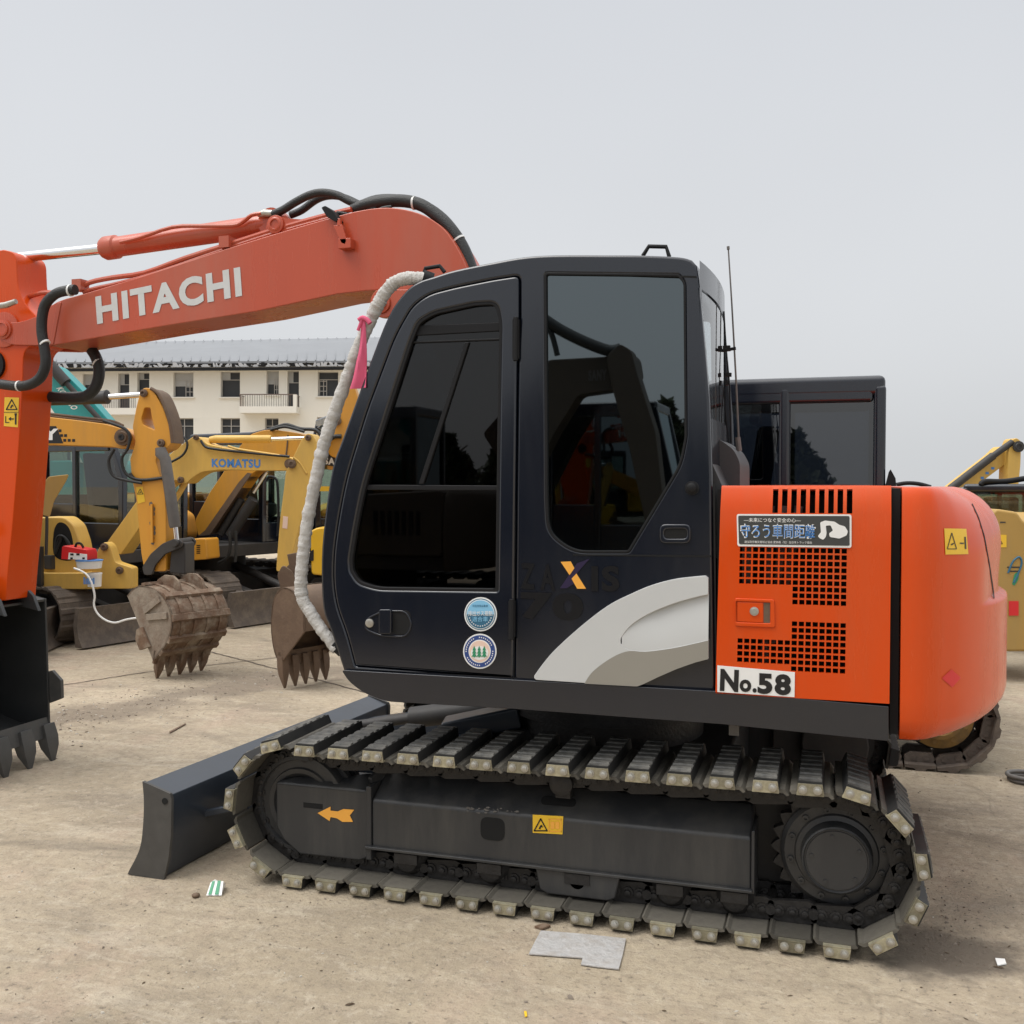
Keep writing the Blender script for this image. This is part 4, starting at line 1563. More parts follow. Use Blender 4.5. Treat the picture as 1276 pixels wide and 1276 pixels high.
def hood_warp(x, y, z):
    k = max(0, (x - XL) / (XRr - XL))
    x2 = x + .016 * (1 - k) * (z - ZB) / (ZT - ZB)
    e = max(0, (z - 1.60) / (ZT - 1.60))
    return (x2, y + .030 * e * e, z)


hood = lattice('engine_hood_panel', YH, .018, XL, XRr, ZB, ZT, cells + [], ORANGE, EX, hood_warp)
tp = MB()
tp.box(.650, 1.230, YH + .050, 1.06, 1.655, 1.673)
tp.box(.645, 1.232, 1.04, 1.06, .90, 1.654)
tp.build('engine_hood_top', ORANGE, EX, 30, .004)
inn_ = MB()
inn_.box(.66, 1.225, YH + .10, 1.02, .90, 1.64)
for i in range(3):
    inn_.tube([(.80 + .03 * i, YH + .06, 1.0 + .1 * i), (.82 + .05 * i, YH + .07, 1.6)], .016, 8, 1)
inn_.box(.72, .76, YH + .05, YH + .10, 1.30, 1.50, 1)
inn_.build('engine_bay', [SEAM, GREYST], EX, 30)
fr_ = MB()
fr_.box(.632, .66, YH + .03, .2, .90, 1.66)
fr_.box(1.234, 1.262, YH + .03, 1.05, .80, 1.664)
fr_.build('hood_gap_panel', SEAM, EX, 0)
# door latch
lt = rnd([(916, 745), (965, 747), (966, 782), (916, 780)], 3)
latch = holed('hood_latch', PHD, lt, [rnd([(917.5, 749), (960, 750.5), (960, 776.5), (917.5, 775)], 2)], .008, ORANGE, hood, .006, .003)
slab('latch_paddle', PHD, rnd([(918.5, 750), (951, 751), (951, 776), (918.5, 774.5)], 2), .012, ORANGE, latch, .004, .003)
slab('latch_recess', PHD, [(951.5, 751), (959.5, 751.3), (959.5, 776.3), (951.5, 776)], .002, RUSTD, latch, .001, smooth=0)
lk = MB()
lk.lathe([(.016, 0), (.016, .004), (.011, .005), (.010, .008), (.003, .008)], PHD.p(940, 761.5, .004), (0, -1, 0), 20)
lk.build('lock', ZINC, latch, 40)
# safety sticker
jo = rnd([(918, 640.5), (1061, 641), (1061, 682.5), (919, 680.5)], 3)
js = slab('safety_sticker', PHD, jo, .003, WHITE, hood, .004, smooth=0)
sticker('sticker_field', PHD, rnd([(920, 642.5), (1058.6, 643), (1058.6, 680), (921, 678)], 2), CHARV, js, .0052)
txt('sticker_text', '—未来につなぐ安全の心—', PHD, (927, 650.5), (998, 651), (927, 645), WHITE, js, .0066, .006)
txt('sticker_text', '守ろう車間距離', PHD, (922.5, 670.5), (1016.5, 671.5), (922.5, 652.2), WHITE, js, .0066, .016)
txt('sticker_text', '守ろう車間距離', PHD, (923.8, 669.5), (1015.5, 670.5), (923.8, 653.4), BLUEV, js, .0078, .0)
txt('sticker_text', '建災防労働災害防止協会 愛知県（社）全日本トラック協会', PHD, (928, 676.6), (1012, 677.6), (928, 673.4), WHITE, js, .0066, .0)
digg = rnd([(1019, 668), (1023, 663), (1022, 651), (1028, 648.5), (1040, 650), (1046, 654), (1053, 656), (1056.5, 662), (1055, 667), (1046, 671), (1034, 669), (1033, 664.5), (1038, 661), (1035, 654.5), (1029, 655), (1030, 664), (1029, 669), (1026, 672.5), (1022, 671)], 1.5)
sticker('sticker_mark', PHD, digg, WHITE, js, .0066)
# number plate
npl = sticker('number_plate', PHD, [(894, 829), (990.5, 837.5), (990, 868.5), (894, 862)], WHITE, EX, .004, .003)
txt('plate_text', 'N', PHD, (897, 860.5), (920, 862.2), (898, 833), BLACKV, npl, .0055, .045)
txt('plate_text', 'o.', PHD, (921.5, 861.5), (943, 863), (922, 846), BLACKV, npl, .0055, .04)
txt('plate_text', '58', PHD, (944, 864), (985.5, 866.6), (944.5, 838), BLACKV, npl, .0055, .05)

# ---- counterweight -------------------------------------------------
def plan(t, inset_):
    """t 0..1 from the near front corner round the tail to the far front corner"""
    ctrl = [(1.266, -1.085), (1.33, -1.082), (1.39, -1.045), (1.46, -.965)]
    arc_ = [(1.745 * math.cos(a), 1.745 * math.sin(a)) for a in [R(-33 + 66 * i / 24) for i in range(25)]]
    full = cr(ctrl[:3], 4)[:-1] + [(1.39, -1.045)] + arc_ + [(1.39, 1.045)] + list(reversed([(x, -y) for x, y in cr(ctrl[:3], 4)[:-1]]))
    full = cr(full, 2)
    return full


PLAN = plan(0, 0)
# length parameter
cum = [0]
for i in range(1, len(PLAN)):
    cum.append(cum[-1] + (Vector(PLAN[i]) - Vector(PLAN[i - 1])).length)


def plan_at(s):
    for i in range(1, len(PLAN)):
        if cum[i] >= s:
            f = (s - cum[i - 1]) / (cum[i] - cum[i - 1])
            a, b = Vector(PLAN[i - 1]), Vector(PLAN[i])
            q = a.lerp(b, f)
            d = (b - a).normalized()
            return q, Vector((d.y, -d.x))
    return Vector(PLAN[-1]), Vector((0, 1))


NS = 90
def smooth01(t):
    t = min(1, max(0, t))
    return t * t * (3 - 2 * t)


rowsz = [(z_, 0, 0) for z_ in (.78, .786, .80, .83, .86, .93, 1.0, 1.08, 1.14, 1.18, 1.205, 1.215, 1.223, 1.228, 1.233, 1.238, 1.243, 1.248, 1.255, 1.27, 1.29, 1.32, 1.36, 1.40, 1.44, 1.48, 1.51, 1.54, 1.565, 1.59, 1.61, 1.626, 1.64, 1.65, 1.658, 1.664, 1.668)]
_old = [(.815, .055, 0), (.82, .022, 0), (.845, .008, 0), (.90, 0, 0), (1.02, 0, 0), (1.14, .0, 0), (1.20, .002, .0), (1.232, .016, 1), (1.262, .040, 1), (1.32, .044, .9), (1.42, .050, .8), (1.50, .066, .7), (1.56, .090, .6), (1.605, .125, .5), (1.64, .175, .4), (1.66, .24, .3), (1.668, .33, .2), (1.67, .52, .1)]
cw = MB()
vs, fs = [], []
for z, ins, k_ in rowsz:
    for i in range(NS + 1):
        s = cum[-1] * i / NS
        q, nrm = plan_at(s)
        e = min(s, cum[-1] - s)                  # distance from the front corners
        f = min(1, max(0, (e - .05) / .62))
        f = f * f * (3 - 2 * f)
        fc = smooth01((e - .42) / .34)
        crease = smooth01((z - 1.226) / .022) * (.034 - .022 * smooth01((z - 1.26) / .3)) * fc
        top_ = max(0.0, (z - 1.36) / .31)
        d = crease + (.05 + .17 * f) * (1 - math.sqrt(max(0, 1 - min(1, top_) ** 2.6)))
        d += .05 * max(0, (.86 - z) / .08) ** 2 + .012 * f * max(0, (z - 1.2))
        q = q - nrm * d
        vs.append((max(q.x, 1.266), q.y, z))
m_ = NS + 1
for j in range(len(rowsz) - 1):
    for i in range(NS):
        fs.append((j * m_ + i, j * m_ + i + 1, (j + 1) * m_ + i + 1, (j + 1) * m_ + i))
fs.append(tuple(range(NS, -1, -1)))
fs.append(tuple((len(rowsz) - 1) * m_ + i for i in range(NS + 1)))
fs.append(tuple([j * m_ for j in range(len(rowsz))] + [j * m_ + NS for j in range(len(rowsz) - 1, -1, -1)]))
cw.add(vs, fs)
cwo = cw.build('counterweight', ORANGE, EX, 50)
tree = BVHTree.FromPolygons([Vector(q) for q in vs], [f for f in fs[:-3]])


def drape(name, poly, m, par, off=.002, nsub=6):
    """a thin decal lying on the counterweight's own curved surface"""
    (x0, y0), (x1, y1), (x2, y2), (x3, y3) = poly
    vs_, fs_ = [], []
    for j in range(nsub + 1):
        for i in range(nsub + 1):
            a, b = i / nsub, j / nsub
            px = (x0 * (1 - a) + x1 * a) * (1 - b) + (x3 * (1 - a) + x2 * a) * b
            py = (y0 * (1 - a) + y1 * a) * (1 - b) + (y3 * (1 - a) + y2 * a) * b
            d = ray(px, py).normalized()
            h = tree.ray_cast(EYE, d)
            if h[0] is None:
                h = tree.find_nearest(EYE + d * 5.2)
            n_ = h[1] if h[1].dot(d) < 0 else -h[1]
            vs_.append(h[0] + n_ * off)
    for j in range(nsub):
        for i in range(nsub):
            a = j * (nsub + 1) + i
            fs_.append((a, a + 1, a + nsub + 2, a + nsub + 1))
    return MB().add(vs_, fs_).build(name, m, par, 80)


ws_ = drape('warning_sticker', [(1176, 658.5), (1203.5, 659), (1206, 690.5), (1177.5, 691)], YSTICK, cwo)


def seg2(a, b, w_):
    a, b = Vector(a), Vector(b)
    d = (b - a).normalized()
    n_ = Vector((-d.y, d.x)) * w_ / 2
    return [tuple(a - n_), tuple(b - n_), tuple(b + n_), tuple(a + n_)]


for a, b, w_ in (((1185, 664), (1179.5, 684), 1.0), ((1185, 664), (1191, 684), 1.0), ((1179.5, 684), (1191, 684), 1.0), ((1184, 679), (1187.5, 677), 1.6), ((1195, 677), (1200, 677), 1.6), ((1201.5, 669), (1202.3, 684), 1.8)):
    drape('warning_symbol', seg2(a, b, w_), BLACKV, ws_, .0035, 2)
for q0, q1 in (((1211, 628), (1219, 645)), ((1219, 645), (1226, 668)), ((1226, 668), (1232, 700)), ((1232, 700), (1236.5, 730)), ((1236.5, 730), (1238.5, 746))):
    drape('panel_seam', seg2(q0, q1, 1.3), SEAM, cwo, .0015, 2)
drape('red_diamond', [(1185, 834), (1197, 844.5), (1186, 856.5), (1173, 845)], REDV, cwo)

# box behind the cab, antennas and wiper
bb = MB()
bb.prism([(x, -.96, z) for x, z in rnd([(.60, 1.40), (.645, 1.40), (.645, 1.66), (.60, 1.76)], .01)], (0, .8, 0))
P3 = Y(-.70)
bb.prism([P3.p(x, y) for x, y in rnd([(886, 620), (886, 543), (899, 549), (914, 560), (922, 576), (922, 620)], 6)], (0, .5, 0))
bb.build('air_duct_cover', DUCT, EX, 40, .01)
P4 = Y(-.45)
an = MB()
an.tube([P4.p(920.5, 552), P4.p(917, 470), P4.p(912, 380), P4.p(907.5, 309)], [.005, .004, .0035, .003], 8)
an.tube([P4.p(907.6, 311), P4.p(907.3, 307)], .006, 8)
an.tube([P4.p(919, 545), P4.p(921, 562)], .012, 8)
an.build('whip_antenna', GREYST, EX, 40)
an = MB()
an.tube([P4.p(891.5, 392), P4.p(897, 447), P4.p(908, 552)], .0024, 6)
an.tube([P4.p(902, 388), P4.p(905, 440), P4.p(909, 480), P4.p(911, 552)], .0036, 6)
an.bar(P4.p(894, 438), P4.p(917, 434), .012, .012)
an.bar(P4.p(901, 434.5), P4.p(910, 434), .03, .022)
an.bar(P4.p(904, 467), P4.p(911.5, 467), .02, .016)
an.bar(P4.p(905, 474), P4.p(906, 480), .016, .014)
an.build('rear_wiper', TRIM, EX, 40)
# ---- boom ----------------------------------------------------------
YBM = -0.13                      # near face of the boom
BW = 0.30
PBM = Y(YBM)
boom_top = cr([(45, 395), (71, 376), (109, 364.5), (180, 343), (286, 308.5), (360, 286), (420, 269), (452, 261.5), (480, 258.5), (505, 261), (530, 269), (552, 284), (568, 306), (580, 330), (592, 362)], 3)
boom_low = cr([(640, 540), (690, 700), (700, 760), (672, 782), (640, 760), (600, 640), (560, 500), (535, 420), (515, 385), (500, 370), (485, 362.5), (462, 362), (420, 366.5)], 3) + [(320, 388), (200, 407), (62, 431), (50, 428)]
boom = slab('boom', PBM, boom_top + [(610, 420)] + boom_low, BW, ORANGE_D, EX, 0, .006)
lugb = MB()
lp = rnd([(52, 393), (30, 401), (8, 403), (-4, 411), (2, 425), (16, 430), (60, 431)], 6)
lugb.prism([PBM.p(x, y, .012) for x, y in lp], (0, .035, 0))
lugb.prism([PBM.p(x, y, -BW + .02) for x, y in lp], (0, .035, 0))
lugb.build_each('boom_tip_lug', ORANGE_D, boom, 30, .004)
pn = MB()
pn.lathe([(.055, 0), (.055, .01), (.042, .012), (.042, .02), (.034, .022), (.034, .016)], PBM.p(7, 411, .012), (0, -1, 0), 28)
pn.cyl(PBM.p(7, 411, .012), PBM.p(7, 411, -BW - .012), .04, 20)
pn.build('pivot_pin', ORANGE_D, boom, 40)
# seam line round the cast tip, plate joint
rb = MB()
for q in ([(71, 377), (77, 377), (67, 429), (62, 430)],):
    rb.prism([PBM.p(x, y, .004) for x, y in q], (0, .01, 0))
rb.build('tip_casting', ORANGE_D, boom, 30, .003)
# boom cylinder bracket under the bend
bk = MB()
ov = rnd([(470, 362), (463, 378), (468, 394), (482, 398), (496, 392), (520, 385), (520, 362)], 9)
bk.prism([PBM.p(x, y, .03) for x, y in ov], (0, .04, 0))
bk.prism([PBM.p(x, y, -BW + .01) for x, y in ov], (0, .04, 0))
bk.lathe([(.05, 0), (.05, .012), (.036, .014), (.034, .02), (.026, .022), (.026, .014)], PBM.p(478.5, 379.5, .03), (0, -1, 0), 24)
bk.build_each('cylinder_bracket', ORANGE_D, boom, 30, .004)
# boom cylinder down to the platform
PCY = Y(YBM + BW / 2)
p0, p1 = PBM.p(478.5, 379.5) + Vector((0, BW / 2, 0)), Vector((-.62, .02, 1.0))
bcm = MB()
bcm.cyl(p1, p1.lerp(p0, .55), .06, 20)
bcm.build('boom_cylinder', ORANGE_D, EX, 40)
bcm = MB()
bcm.cyl(p1.lerp(p0, .5), p0, .032, 16)
bcm.build('boom_cylinder_rod', CHROME, EX, 40)
txt('boom_lettering', 'HITACHI', PBM, (121.5, 404.5), (302, 369), (119, 369.5), LETTER, boom, .0025, .042)
# arm cylinder
PA = Y(.02)
pin = PA.p(343, 279)
cylb = MB()
a = PA.p(129, 310)
d = (pin - a).normalized()
cylb.tube([a, a + d * .02, a + d * .09, a + d * .10, pin - d * .16, pin - d * .12, pin], [.055, .066, .066, .056, .056, .062, .045], 24)
cylb.lathe([(.075, -.05), (.075, .05)], pin, (0, -1, 0), 24)
cyo = cylb.build('arm_cylinder', ORANGE_D, EX, 40)
rod = MB()
rod.cyl(PA.p(12, 322), a, .030, 20)
rod.build('arm_cylinder_rod', CHROME, EX, 40)
br = MB()
lg = rnd([(330, 290), (334, 272), (345, 268), (356, 272), (386, 274), (410, 272)], 4)
for yy_ in (-.10, .08):
    P_ = Y(yy_)
    br.prism([P_.p(x, y) for x, y in lg], (0, .03, 0))
    br.lathe([(.048, 0), (.048, .012), (.036, .014), (.034, .018), (.024, .02), (.024, .012)], P_.p(344, 280), (0, -1, 0), 24)
br.build_each('cylinder_lug', ORANGE_D, boom, 30, .003)
# steel pipes along the boom top and the arm cylinder
pp = MB()
PP1 = Y(YBM + .04)
pp.tube([PP1.p(*q) for q in cr([(100, 361), (112, 352), (140, 346), (180, 340), (230, 322), (290, 303), (350, 284), (416, 266), (438, 261)], 3)], .014, 8)
pp.tube([PP1.p(x, y + 3.5) for x, y in cr([(104, 361), (118, 356), (150, 349), (200, 335), (290, 304), (350, 285), (416, 267)], 3)], .012, 8)
for q in ((101, 356), (284, 303)):
    c = PP1.p(*q)
    pp.box(c.x - .03, c.x + .03, c.y - .04, c.y + .03, c.z - .03, c.z + .03)
PP2 = Y(-.06)
pp.tube([PP2.p(*q) for q in cr([(150, 302), (175, 296), (215, 283), (250, 281.5), (290, 281), (302, 277), (314, 268), (326, 266)], 3)], .011, 8)
pp.tube([PP2.p(*q) for q in cr([(-10, 384), (10, 379), (30, 372), (52, 365), (66, 365)], 3)], .014, 8)
pp.build_each('steel_pipe', ORANGE_D, boom, 40)
hs_ = MB()
PH1, PH2, PH3 = Y(-.05), Y(.06), Y(YBM + .03)
hs_.tube([PH1.p(*q) for q in cr([(340, 267), (352, 262), (368, 252), (386, 243), (402, 240), (420, 243), (436, 251), (452, 257), (470, 260)], 4)], .021, 10)
hs_.tube([PH2.p(*q) for q in cr([(362, 268), (376, 262), (394, 249), (410, 244), (428, 246), (446, 254)], 4)], .020, 10)
hs_.tube([PH1.p(*q) for q in cr([(440, 262), (456, 255.5), (480, 251), (504, 250.5), (526, 256), (546, 270), (562, 286), (574, 304), (583, 326), (590, 350), (600, 400)], 4)], .032, 12)
hs_.tube([PH2.p(*q) for q in cr([(448, 257), (470, 249), (500, 249), (530, 257), (552, 272), (570, 294), (582, 316), (592, 345)], 4)], .026, 12)
hs_.tube([PH3.p(*q) for q in cr([(420, 265), (432, 267), (444, 273), (458, 274), (466, 273.5), (470, 266), (476, 260), (488, 258)], 4)], .010, 8)
# loop round the arm joint
PH4 = Y(-.22)
hs_.tube([PH4.p(*q) for q in cr([(94, 361), (84, 362), (70, 366), (58, 377), (53, 392), (52, 412), (55, 432), (57, 452), (52, 468), (42, 477), (28, 481), (10, 480), (-10, 477)], 5)], .028, 12)
PH5 = Y(.1)
hs_.tube([PH5.p(*q) for q in cr([(114, 436), (119, 444), (123, 456), (123, 470), (118, 484), (106, 494), (88, 496), (58, 494)], 4)], .032, 12)
hs_.build_each('hydraulic_hose', HOSE, boom, 50)
tp_ = MB()
for P_, q, r_ in ((PH1, (452, 257), .026), (PH1, (516, 253), .034), (PH1, (571.5, 299), .034), (PH4, (56, 428), .030), (PH4, (24, 481), .030), (PH4, (88, 362), .032), (PH5, (122, 452), .034)):
    c = P_.p(*q)
    e = P_.p(q[0] + 2, q[1] + (3 if 40 < q[0] < 70 or q[0] > 540 else 0) + (2 if 110 < q[0] < 130 else 0))
    dd = (e - c).normalized()
    tp_.cyl(c - dd * .005, c + dd * .005, r_, 14)
tp_.build_each('cable_tie', TAPE, boom, 40)
# silver fittings and work lamp on its bracket
ft = MB()
ft.tube([PH1.p(322, 267.5), PH1.p(330, 265.5), PH1.p(341, 266)], [.014, .020, .018], 10)
ft.tube([PH4.p(-6, 382), PH4.p(8, 380), PH4.p(20, 375.5)], [.016, .018, .014], 10)
ft.build_each('hose_fitting', ZINC, boom, 40)
PL_ = Y(YBM - .05)
lm = MB()
lm.prism([PL_.p(x, y) for x, y in rnd([(400, 258.5), (405, 256), (415, 263), (423, 275), (417, 276), (407, 270)], 2)], (0, .10, 0))
lm.build('work_lamp', TRIM, boom, 40, .006)
lm = MB()
lm.prism([PL_.p(x, y) for x, y in [(415, 281), (426, 279.5), (432, 300), (430, 305), (425, 303)]], (0, .012, 0))
lm.prism([PL_.p(x, y) for x, y in [(420, 272), (424, 272), (424, 282), (420, 282)]], (0, .02, 0))
lm.bar(PL_.p(429, 303), PL_.p(429, 303, -.06), .07, .05)
lm.build('lamp_bracket', ORANGE_D, boom, 30, .003)

# ---- arm (dipper) and bucket --------------------------------------
YA, AW = -.125, .235
PAR = Y(YA)
arm_out = cr([(4, 311), (15, 314), (20, 322), (21, 336), (22, 352), (26, 368), (34, 382), (44, 393), (50, 404), (50, 418), (44, 428), (34, 434), (29, 446), (28, 480), (23, 560), (16, 650), (11, 700), (7, 748)], 3) + [(-14, 752), (-40, 740), (-78, 600), (-90, 480), (-84, 420), (-60, 380), (-34, 330), (-14, 314)]
arm = slab('dipper_arm', PAR, arm_out, AW, ORANGE, EX, 0, .006)
hub = MB()
hub.lathe([(.10, 0), (.10, .012), (.085, .014)], PAR.p(7, 411, 0), (0, -1, 0), 32)
hub.build('arm_boss', ORANGE_D, arm, 40)
hd = MB()
P_ = PAR
hd.lathe([(.085, 0), (.085, .018), (.05, .02)], P_.p(-8, 455, 0), (0, -1, 0), 28)
hd.build('rubber_cap', TRIM, arm, 40)
ast = sticker('warning_sticker', PAR, [(6, 495), (24, 495.5), (22.5, 532.5), (5, 531)], YSTICK, arm, .002)
tri_icon(PAR, 15, 505, 7, ast, BLACKV, .0036)
q = MB()
for poly in (rect(19, 517, 21, 529), rect(18.6, 515, 21.4, 517.6), [(11, 522), (14, 519.5), (14, 521.3), (17.5, 521.3), (17.5, 522.8), (14, 522.8), (14, 524.5)], rect(7, 518.5, 8, 526), rect(7, 526, 12, 527)):
    q.prism([PAR.p(x, y, .0036) for x, y in poly], (0, .001, 0))
q.prism([PAR.p(x, y, .0036) for x, y in rect(5.4, 513.4, 23.4, 514)], (0, .001, 0))
q.build('warning_symbol', BLACKV, ast, 0)


def bucket(par, O, f, w_, prof, lip, width, m_shell, m_side, m_tooth, nteeth=5, tl=.16, ribs=0, cutter=True, up=UP, tooth_dir=None, span=.90, tw=.042):
    """O: origin, f: the way the bucket opens, w_: across; prof: back shell in (f, up), from hinge to lip"""
    f, w_ = Vector(f).normalized(), Vector(w_).normalized()

    def P(a, z, s):
        return O + f * a + UP * z + w_ * (s * width / 2)
    sh = MB()
    n = len(prof)
    vs, fs = [], []
    T = .014
    nrm = []
    for i in range(n):
        a, b = Vector(prof[max(i - 1, 0)]), Vector(prof[min(i + 1, n - 1)])
        d = (b - a).normalized()
        nrm.append(Vector((-d.y, d.x)))
    for s in (-1, 1):
        for i in range(n):
            vs.append(P(prof[i][0], prof[i][1], s))
        for i in range(n):
            vs.append(P(prof[i][0] + nrm[i].x * T, prof[i][1] + nrm[i].y * T, s))
    for i in range(n - 1):
        fs += [(i, i + 1, 2 * n + i + 1, 2 * n + i), (n + i, n + i + 1, 3 * n + i + 1, 3 * n + i), (i, i + 1, n + i + 1, n + i), (2 * n + i, 2 * n + i + 1, 3 * n + i + 1, 3 * n + i)]
    fs += [(0, n, 3 * n, 2 * n), (n - 1, 2 * n - 1, 4 * n - 1, 3 * n - 1)]
    sh.add(vs, fs)
    body = sh.build('bucket_shell', m_shell, par, 40)
    for s in (-1, 1):
        sd_ = MB()
        poly = [P(a, z, s) for a, z in prof]
        sd_.prism(poly, w_ * (-s * .016))
        sd_.build('side_plate', m_side, body, 30, .003)
        if cutter:
            sc = MB()
            a0, a1 = Vector(prof[-1]), Vector(prof[0])
            mid = a0.lerp(a1, .32)
            dd = (a1 - a0).normalized()
            nn_ = Vector((dd.y, -dd.x))
            if nn_.dot(Vector(prof[n // 2]) - mid) > 0:
                nn_ = -nn_
            poly = [mid - dd * .10 - nn_ * .06, mid - dd * .07 + nn_ * .03, mid - dd * .05 + nn_ * .085, mid + dd * .06 + nn_ * .085, mid + dd * .12 + nn_ * .02, mid + dd * .10 - nn_ * .06]
            sc.prism([P(q.x, q.y, s) + w_ * (s * .002) for q in poly], w_ * (s * .025))
            sc.build('side_cutter', m_tooth, body, 30, .005)
    L = Vector(prof[-1])
    td = Vector(tooth_dir).normalized() if tooth_dir else (L - Vector(prof[-2])).normalized()
    tn = Vector((-td.y, td.x))
    lipm = MB()
    lipm.prism([P(*(L - td * .10 + tn * .012), -1), P(*(L + td * .02 + tn * .010), -1), P(*(L + td * .02 - tn * .012), -1), P(*(L - td * .10 - tn * .014), -1)], w_ * width)
    lipm.build('cutting_edge', m_tooth, body, 30)
    for i in range(nteeth):
        s = -1 + 2 * (i + .5) / nteeth if nteeth > 1 else 0
        s = -span + 2 * span * i / (nteeth - 1)
        to = MB()
        c = O + w_ * (s * width / 2)

        def Q(al, nn2, ww):
            q = L + td * al + tn * nn2
            return c + f * q.x + UP * q.y + w_ * ww
        hw = tw
        sec = [(-.06, .032, hw * .9), (.02, .036, hw), (tl * .45, .030, hw * .92), (tl, .005, hw * .30)]
        vs = []
        for al, hn, ww in sec:
            vs += [Q(al, hn, -ww), Q(al, hn, ww), Q(al, -hn, ww), Q(al, -hn, -ww)]
        fs = [(3, 2, 1, 0)]
        for k in range(len(sec) - 1):
            for j in range(4):
                fs.append((4 * k + j, 4 * k + (j + 1) % 4, 4 * k + 4 + (j + 1) % 4, 4 * k + 4 + j))
        e = 4 * (len(sec) - 1)
        fs.append((e, e + 1, e + 2, e + 3))
        to.add(vs, fs)
        to.build('tooth', m_tooth, body, 30, .004)
    if ribs:
        rb_ = MB()
        for i in range(ribs):
            t = .18 + .66 * i / max(1, ribs - 1)
            j = t * (n - 1)
            k = int(j)
            a = Vector(prof[k]).lerp(Vector(prof[min(k + 1, n - 1)]), j - k)
            nn_ = nrm[k]
            dd = Vector((nn_.y, -nn_.x))
            poly = [a - dd * .034, a + dd * .034, a + dd * .026 - nn_ * .026, a - dd * .026 - nn_ * .026]
            rb_.prism([P(q.x, q.y, -1.0) for q in poly], w_ * width)
        for s in (-.70, -.25, .2, .65):
            for k in range(2, n - 3):
                a, b2 = Vector(prof[k]), Vector(prof[k + 1])
                na, nb = nrm[k], nrm[k + 1]
                qd = [P(*q, s) for q in (a, b2, b2 - nb * .012, a - na * .012)]
                rb_.prism(qd, w_ * .03)
        rb_.build('wear_strip', m_shell, body, 30)
        rb_ = MB()
        for s in (-1, 1):
            for i in range(2):
                a = Vector(prof[n // 3 + i * 3]).lerp(Vector(prof[0]).lerp(L, .5), .10)
                b2 = a.lerp(Vector(prof[0]).lerp(L, .35), .62)
                dd = (b2 - a).normalized()
                nn_ = Vector((-dd.y, dd.x)) * .028
                rb_.prism([P(q.x, q.y, s) for q in (a - nn_, b2 - nn_, b2 + nn_, a + nn_)], w_ * (s * .018))
        rb_.build_each('side_strip', m_side, body, 30, .003)
    return body


BO = Vector((-3.51, -.08, 0))
mprof = cr([(-.02, .98), (-.30, 1.02), (-.52, .92), (-.62, .70), (-.58, .46), (-.44, .28), (-.22, .20), (.0, .16)], 4)
bk = bucket(EX, BO, (1, 0, 0), (0, 1, 0), mprof, None, .62, BUCKBLK, BUCKBLK, TOOTH, 4, .17, tooth_dir=(.25, -1), tw=.05)
kk = MB()
for s in (-.14, .12):
    kk.prism([(-3.58, BO.y + s, .96), (-3.42, BO.y + s, .93), (-3.46, BO.y + s, 1.02), (-3.60, BO.y + s, 1.14), (-3.84, BO.y + s, 1.12), (-3.92, BO.y + s, .98)], (0, .025, 0))
kk.cyl((-3.60, BO.y - .19, 1.06), (-3.60, BO.y + .19, 1.06), .035, 16)
kk.cyl((-3.84, BO.y - .19, 1.05), (-3.84, BO.y + .19, 1.05), .035, 16)
kk.build_each('bucket_ear', BUCKBLK, bk, 30, .004)
lk = MB()
for s in (-.16, .16):
    lk.bar((-3.84, BO.y + s, 1.05), (-3.98, BO.y + s, 1.34), .03, .08, (1, 0, 0))
    lk.bar((-3.98, BO.y + s, 1.34), (-3.62, BO.y + s, 1.42), .03, .08)
lk.build_each('bucket_link', ORANGE_D, EX, 30, .006)
bcl = MB()
bcl.cyl((-4.02, BO.y + .03, 2.3), (-3.98, BO.y + .03, 1.72), .05, 20)
bcl.build('bucket_cylinder', ORANGE_D, EX, 40)
bcl = MB()
bcl.cyl((-3.98, BO.y + .03, 1.74), (-3.98, BO.y + .03, 1.34), .028, 16)
bcl.build('bucket_cylinder_rod', CHROME, EX, 40)

# a pink rag tied to the guard rail
rg_ = thing('ribbon', 'pink cloth strip tied to the white wrapped rail in front of the cab', 'ribbon', PR.p(452, 440))
q = MB()
PRB = Y(-1.06)
left = cr([(450, 397), (449, 415), (447, 432), (443, 450), (440, 470), (436.5, 485)], 3)
right = cr([(455, 399), (455.5, 420), (456, 440), (456.5, 458), (457, 472), (457, 483)], 3)
vs, fs = [], []
for i, (a, b_) in enumerate(zip(left, right)):
    for j in range(7):
        t = j / 6
        p = PRB.p(a[0] * (1 - t) + b_[0] * t, a[1] * (1 - t) + b_[1] * t)
        p.y += .010 * math.sin(t * 7 + i * .25) * min(1, i / 8)
        vs.append(p)
for i in range(len(left) - 1):
    for j in range(6):
        a = i * 7 + j
        fs.append((a, a + 1, a + 8, a + 7))
m0 = len(vs)
vs += [Vector(v) + Vector((0, .004, 0)) for v in vs]
fs += [tuple(m0 + k for k in reversed(f)) for f in fs]
q.add(vs, fs)
q.build('rag', PINK, rg_, 60)
q = MB()
c = PR.p(454, 402)
q.tube([PRB.p(x, y) for x, y in cr([(447, 399), (452, 396), (458, 399), (461, 403)], 3)], .010, 8)
q.tube([PRB.p(x, y) for x, y in cr([(451, 398), (449, 404), (446, 412)], 3)], .007, 8)
q.build('knot', PINK, rg_, 60)
# ================================================================ the other diggers
DRIVE = mat('muddy_yellow_drive', (0.26, 0.15, 0.04), 0.7, var=0.3, scale=8, dirt=0.9, dirt_col=(0.09, 0.07, 0.05), dirt_scale=6)


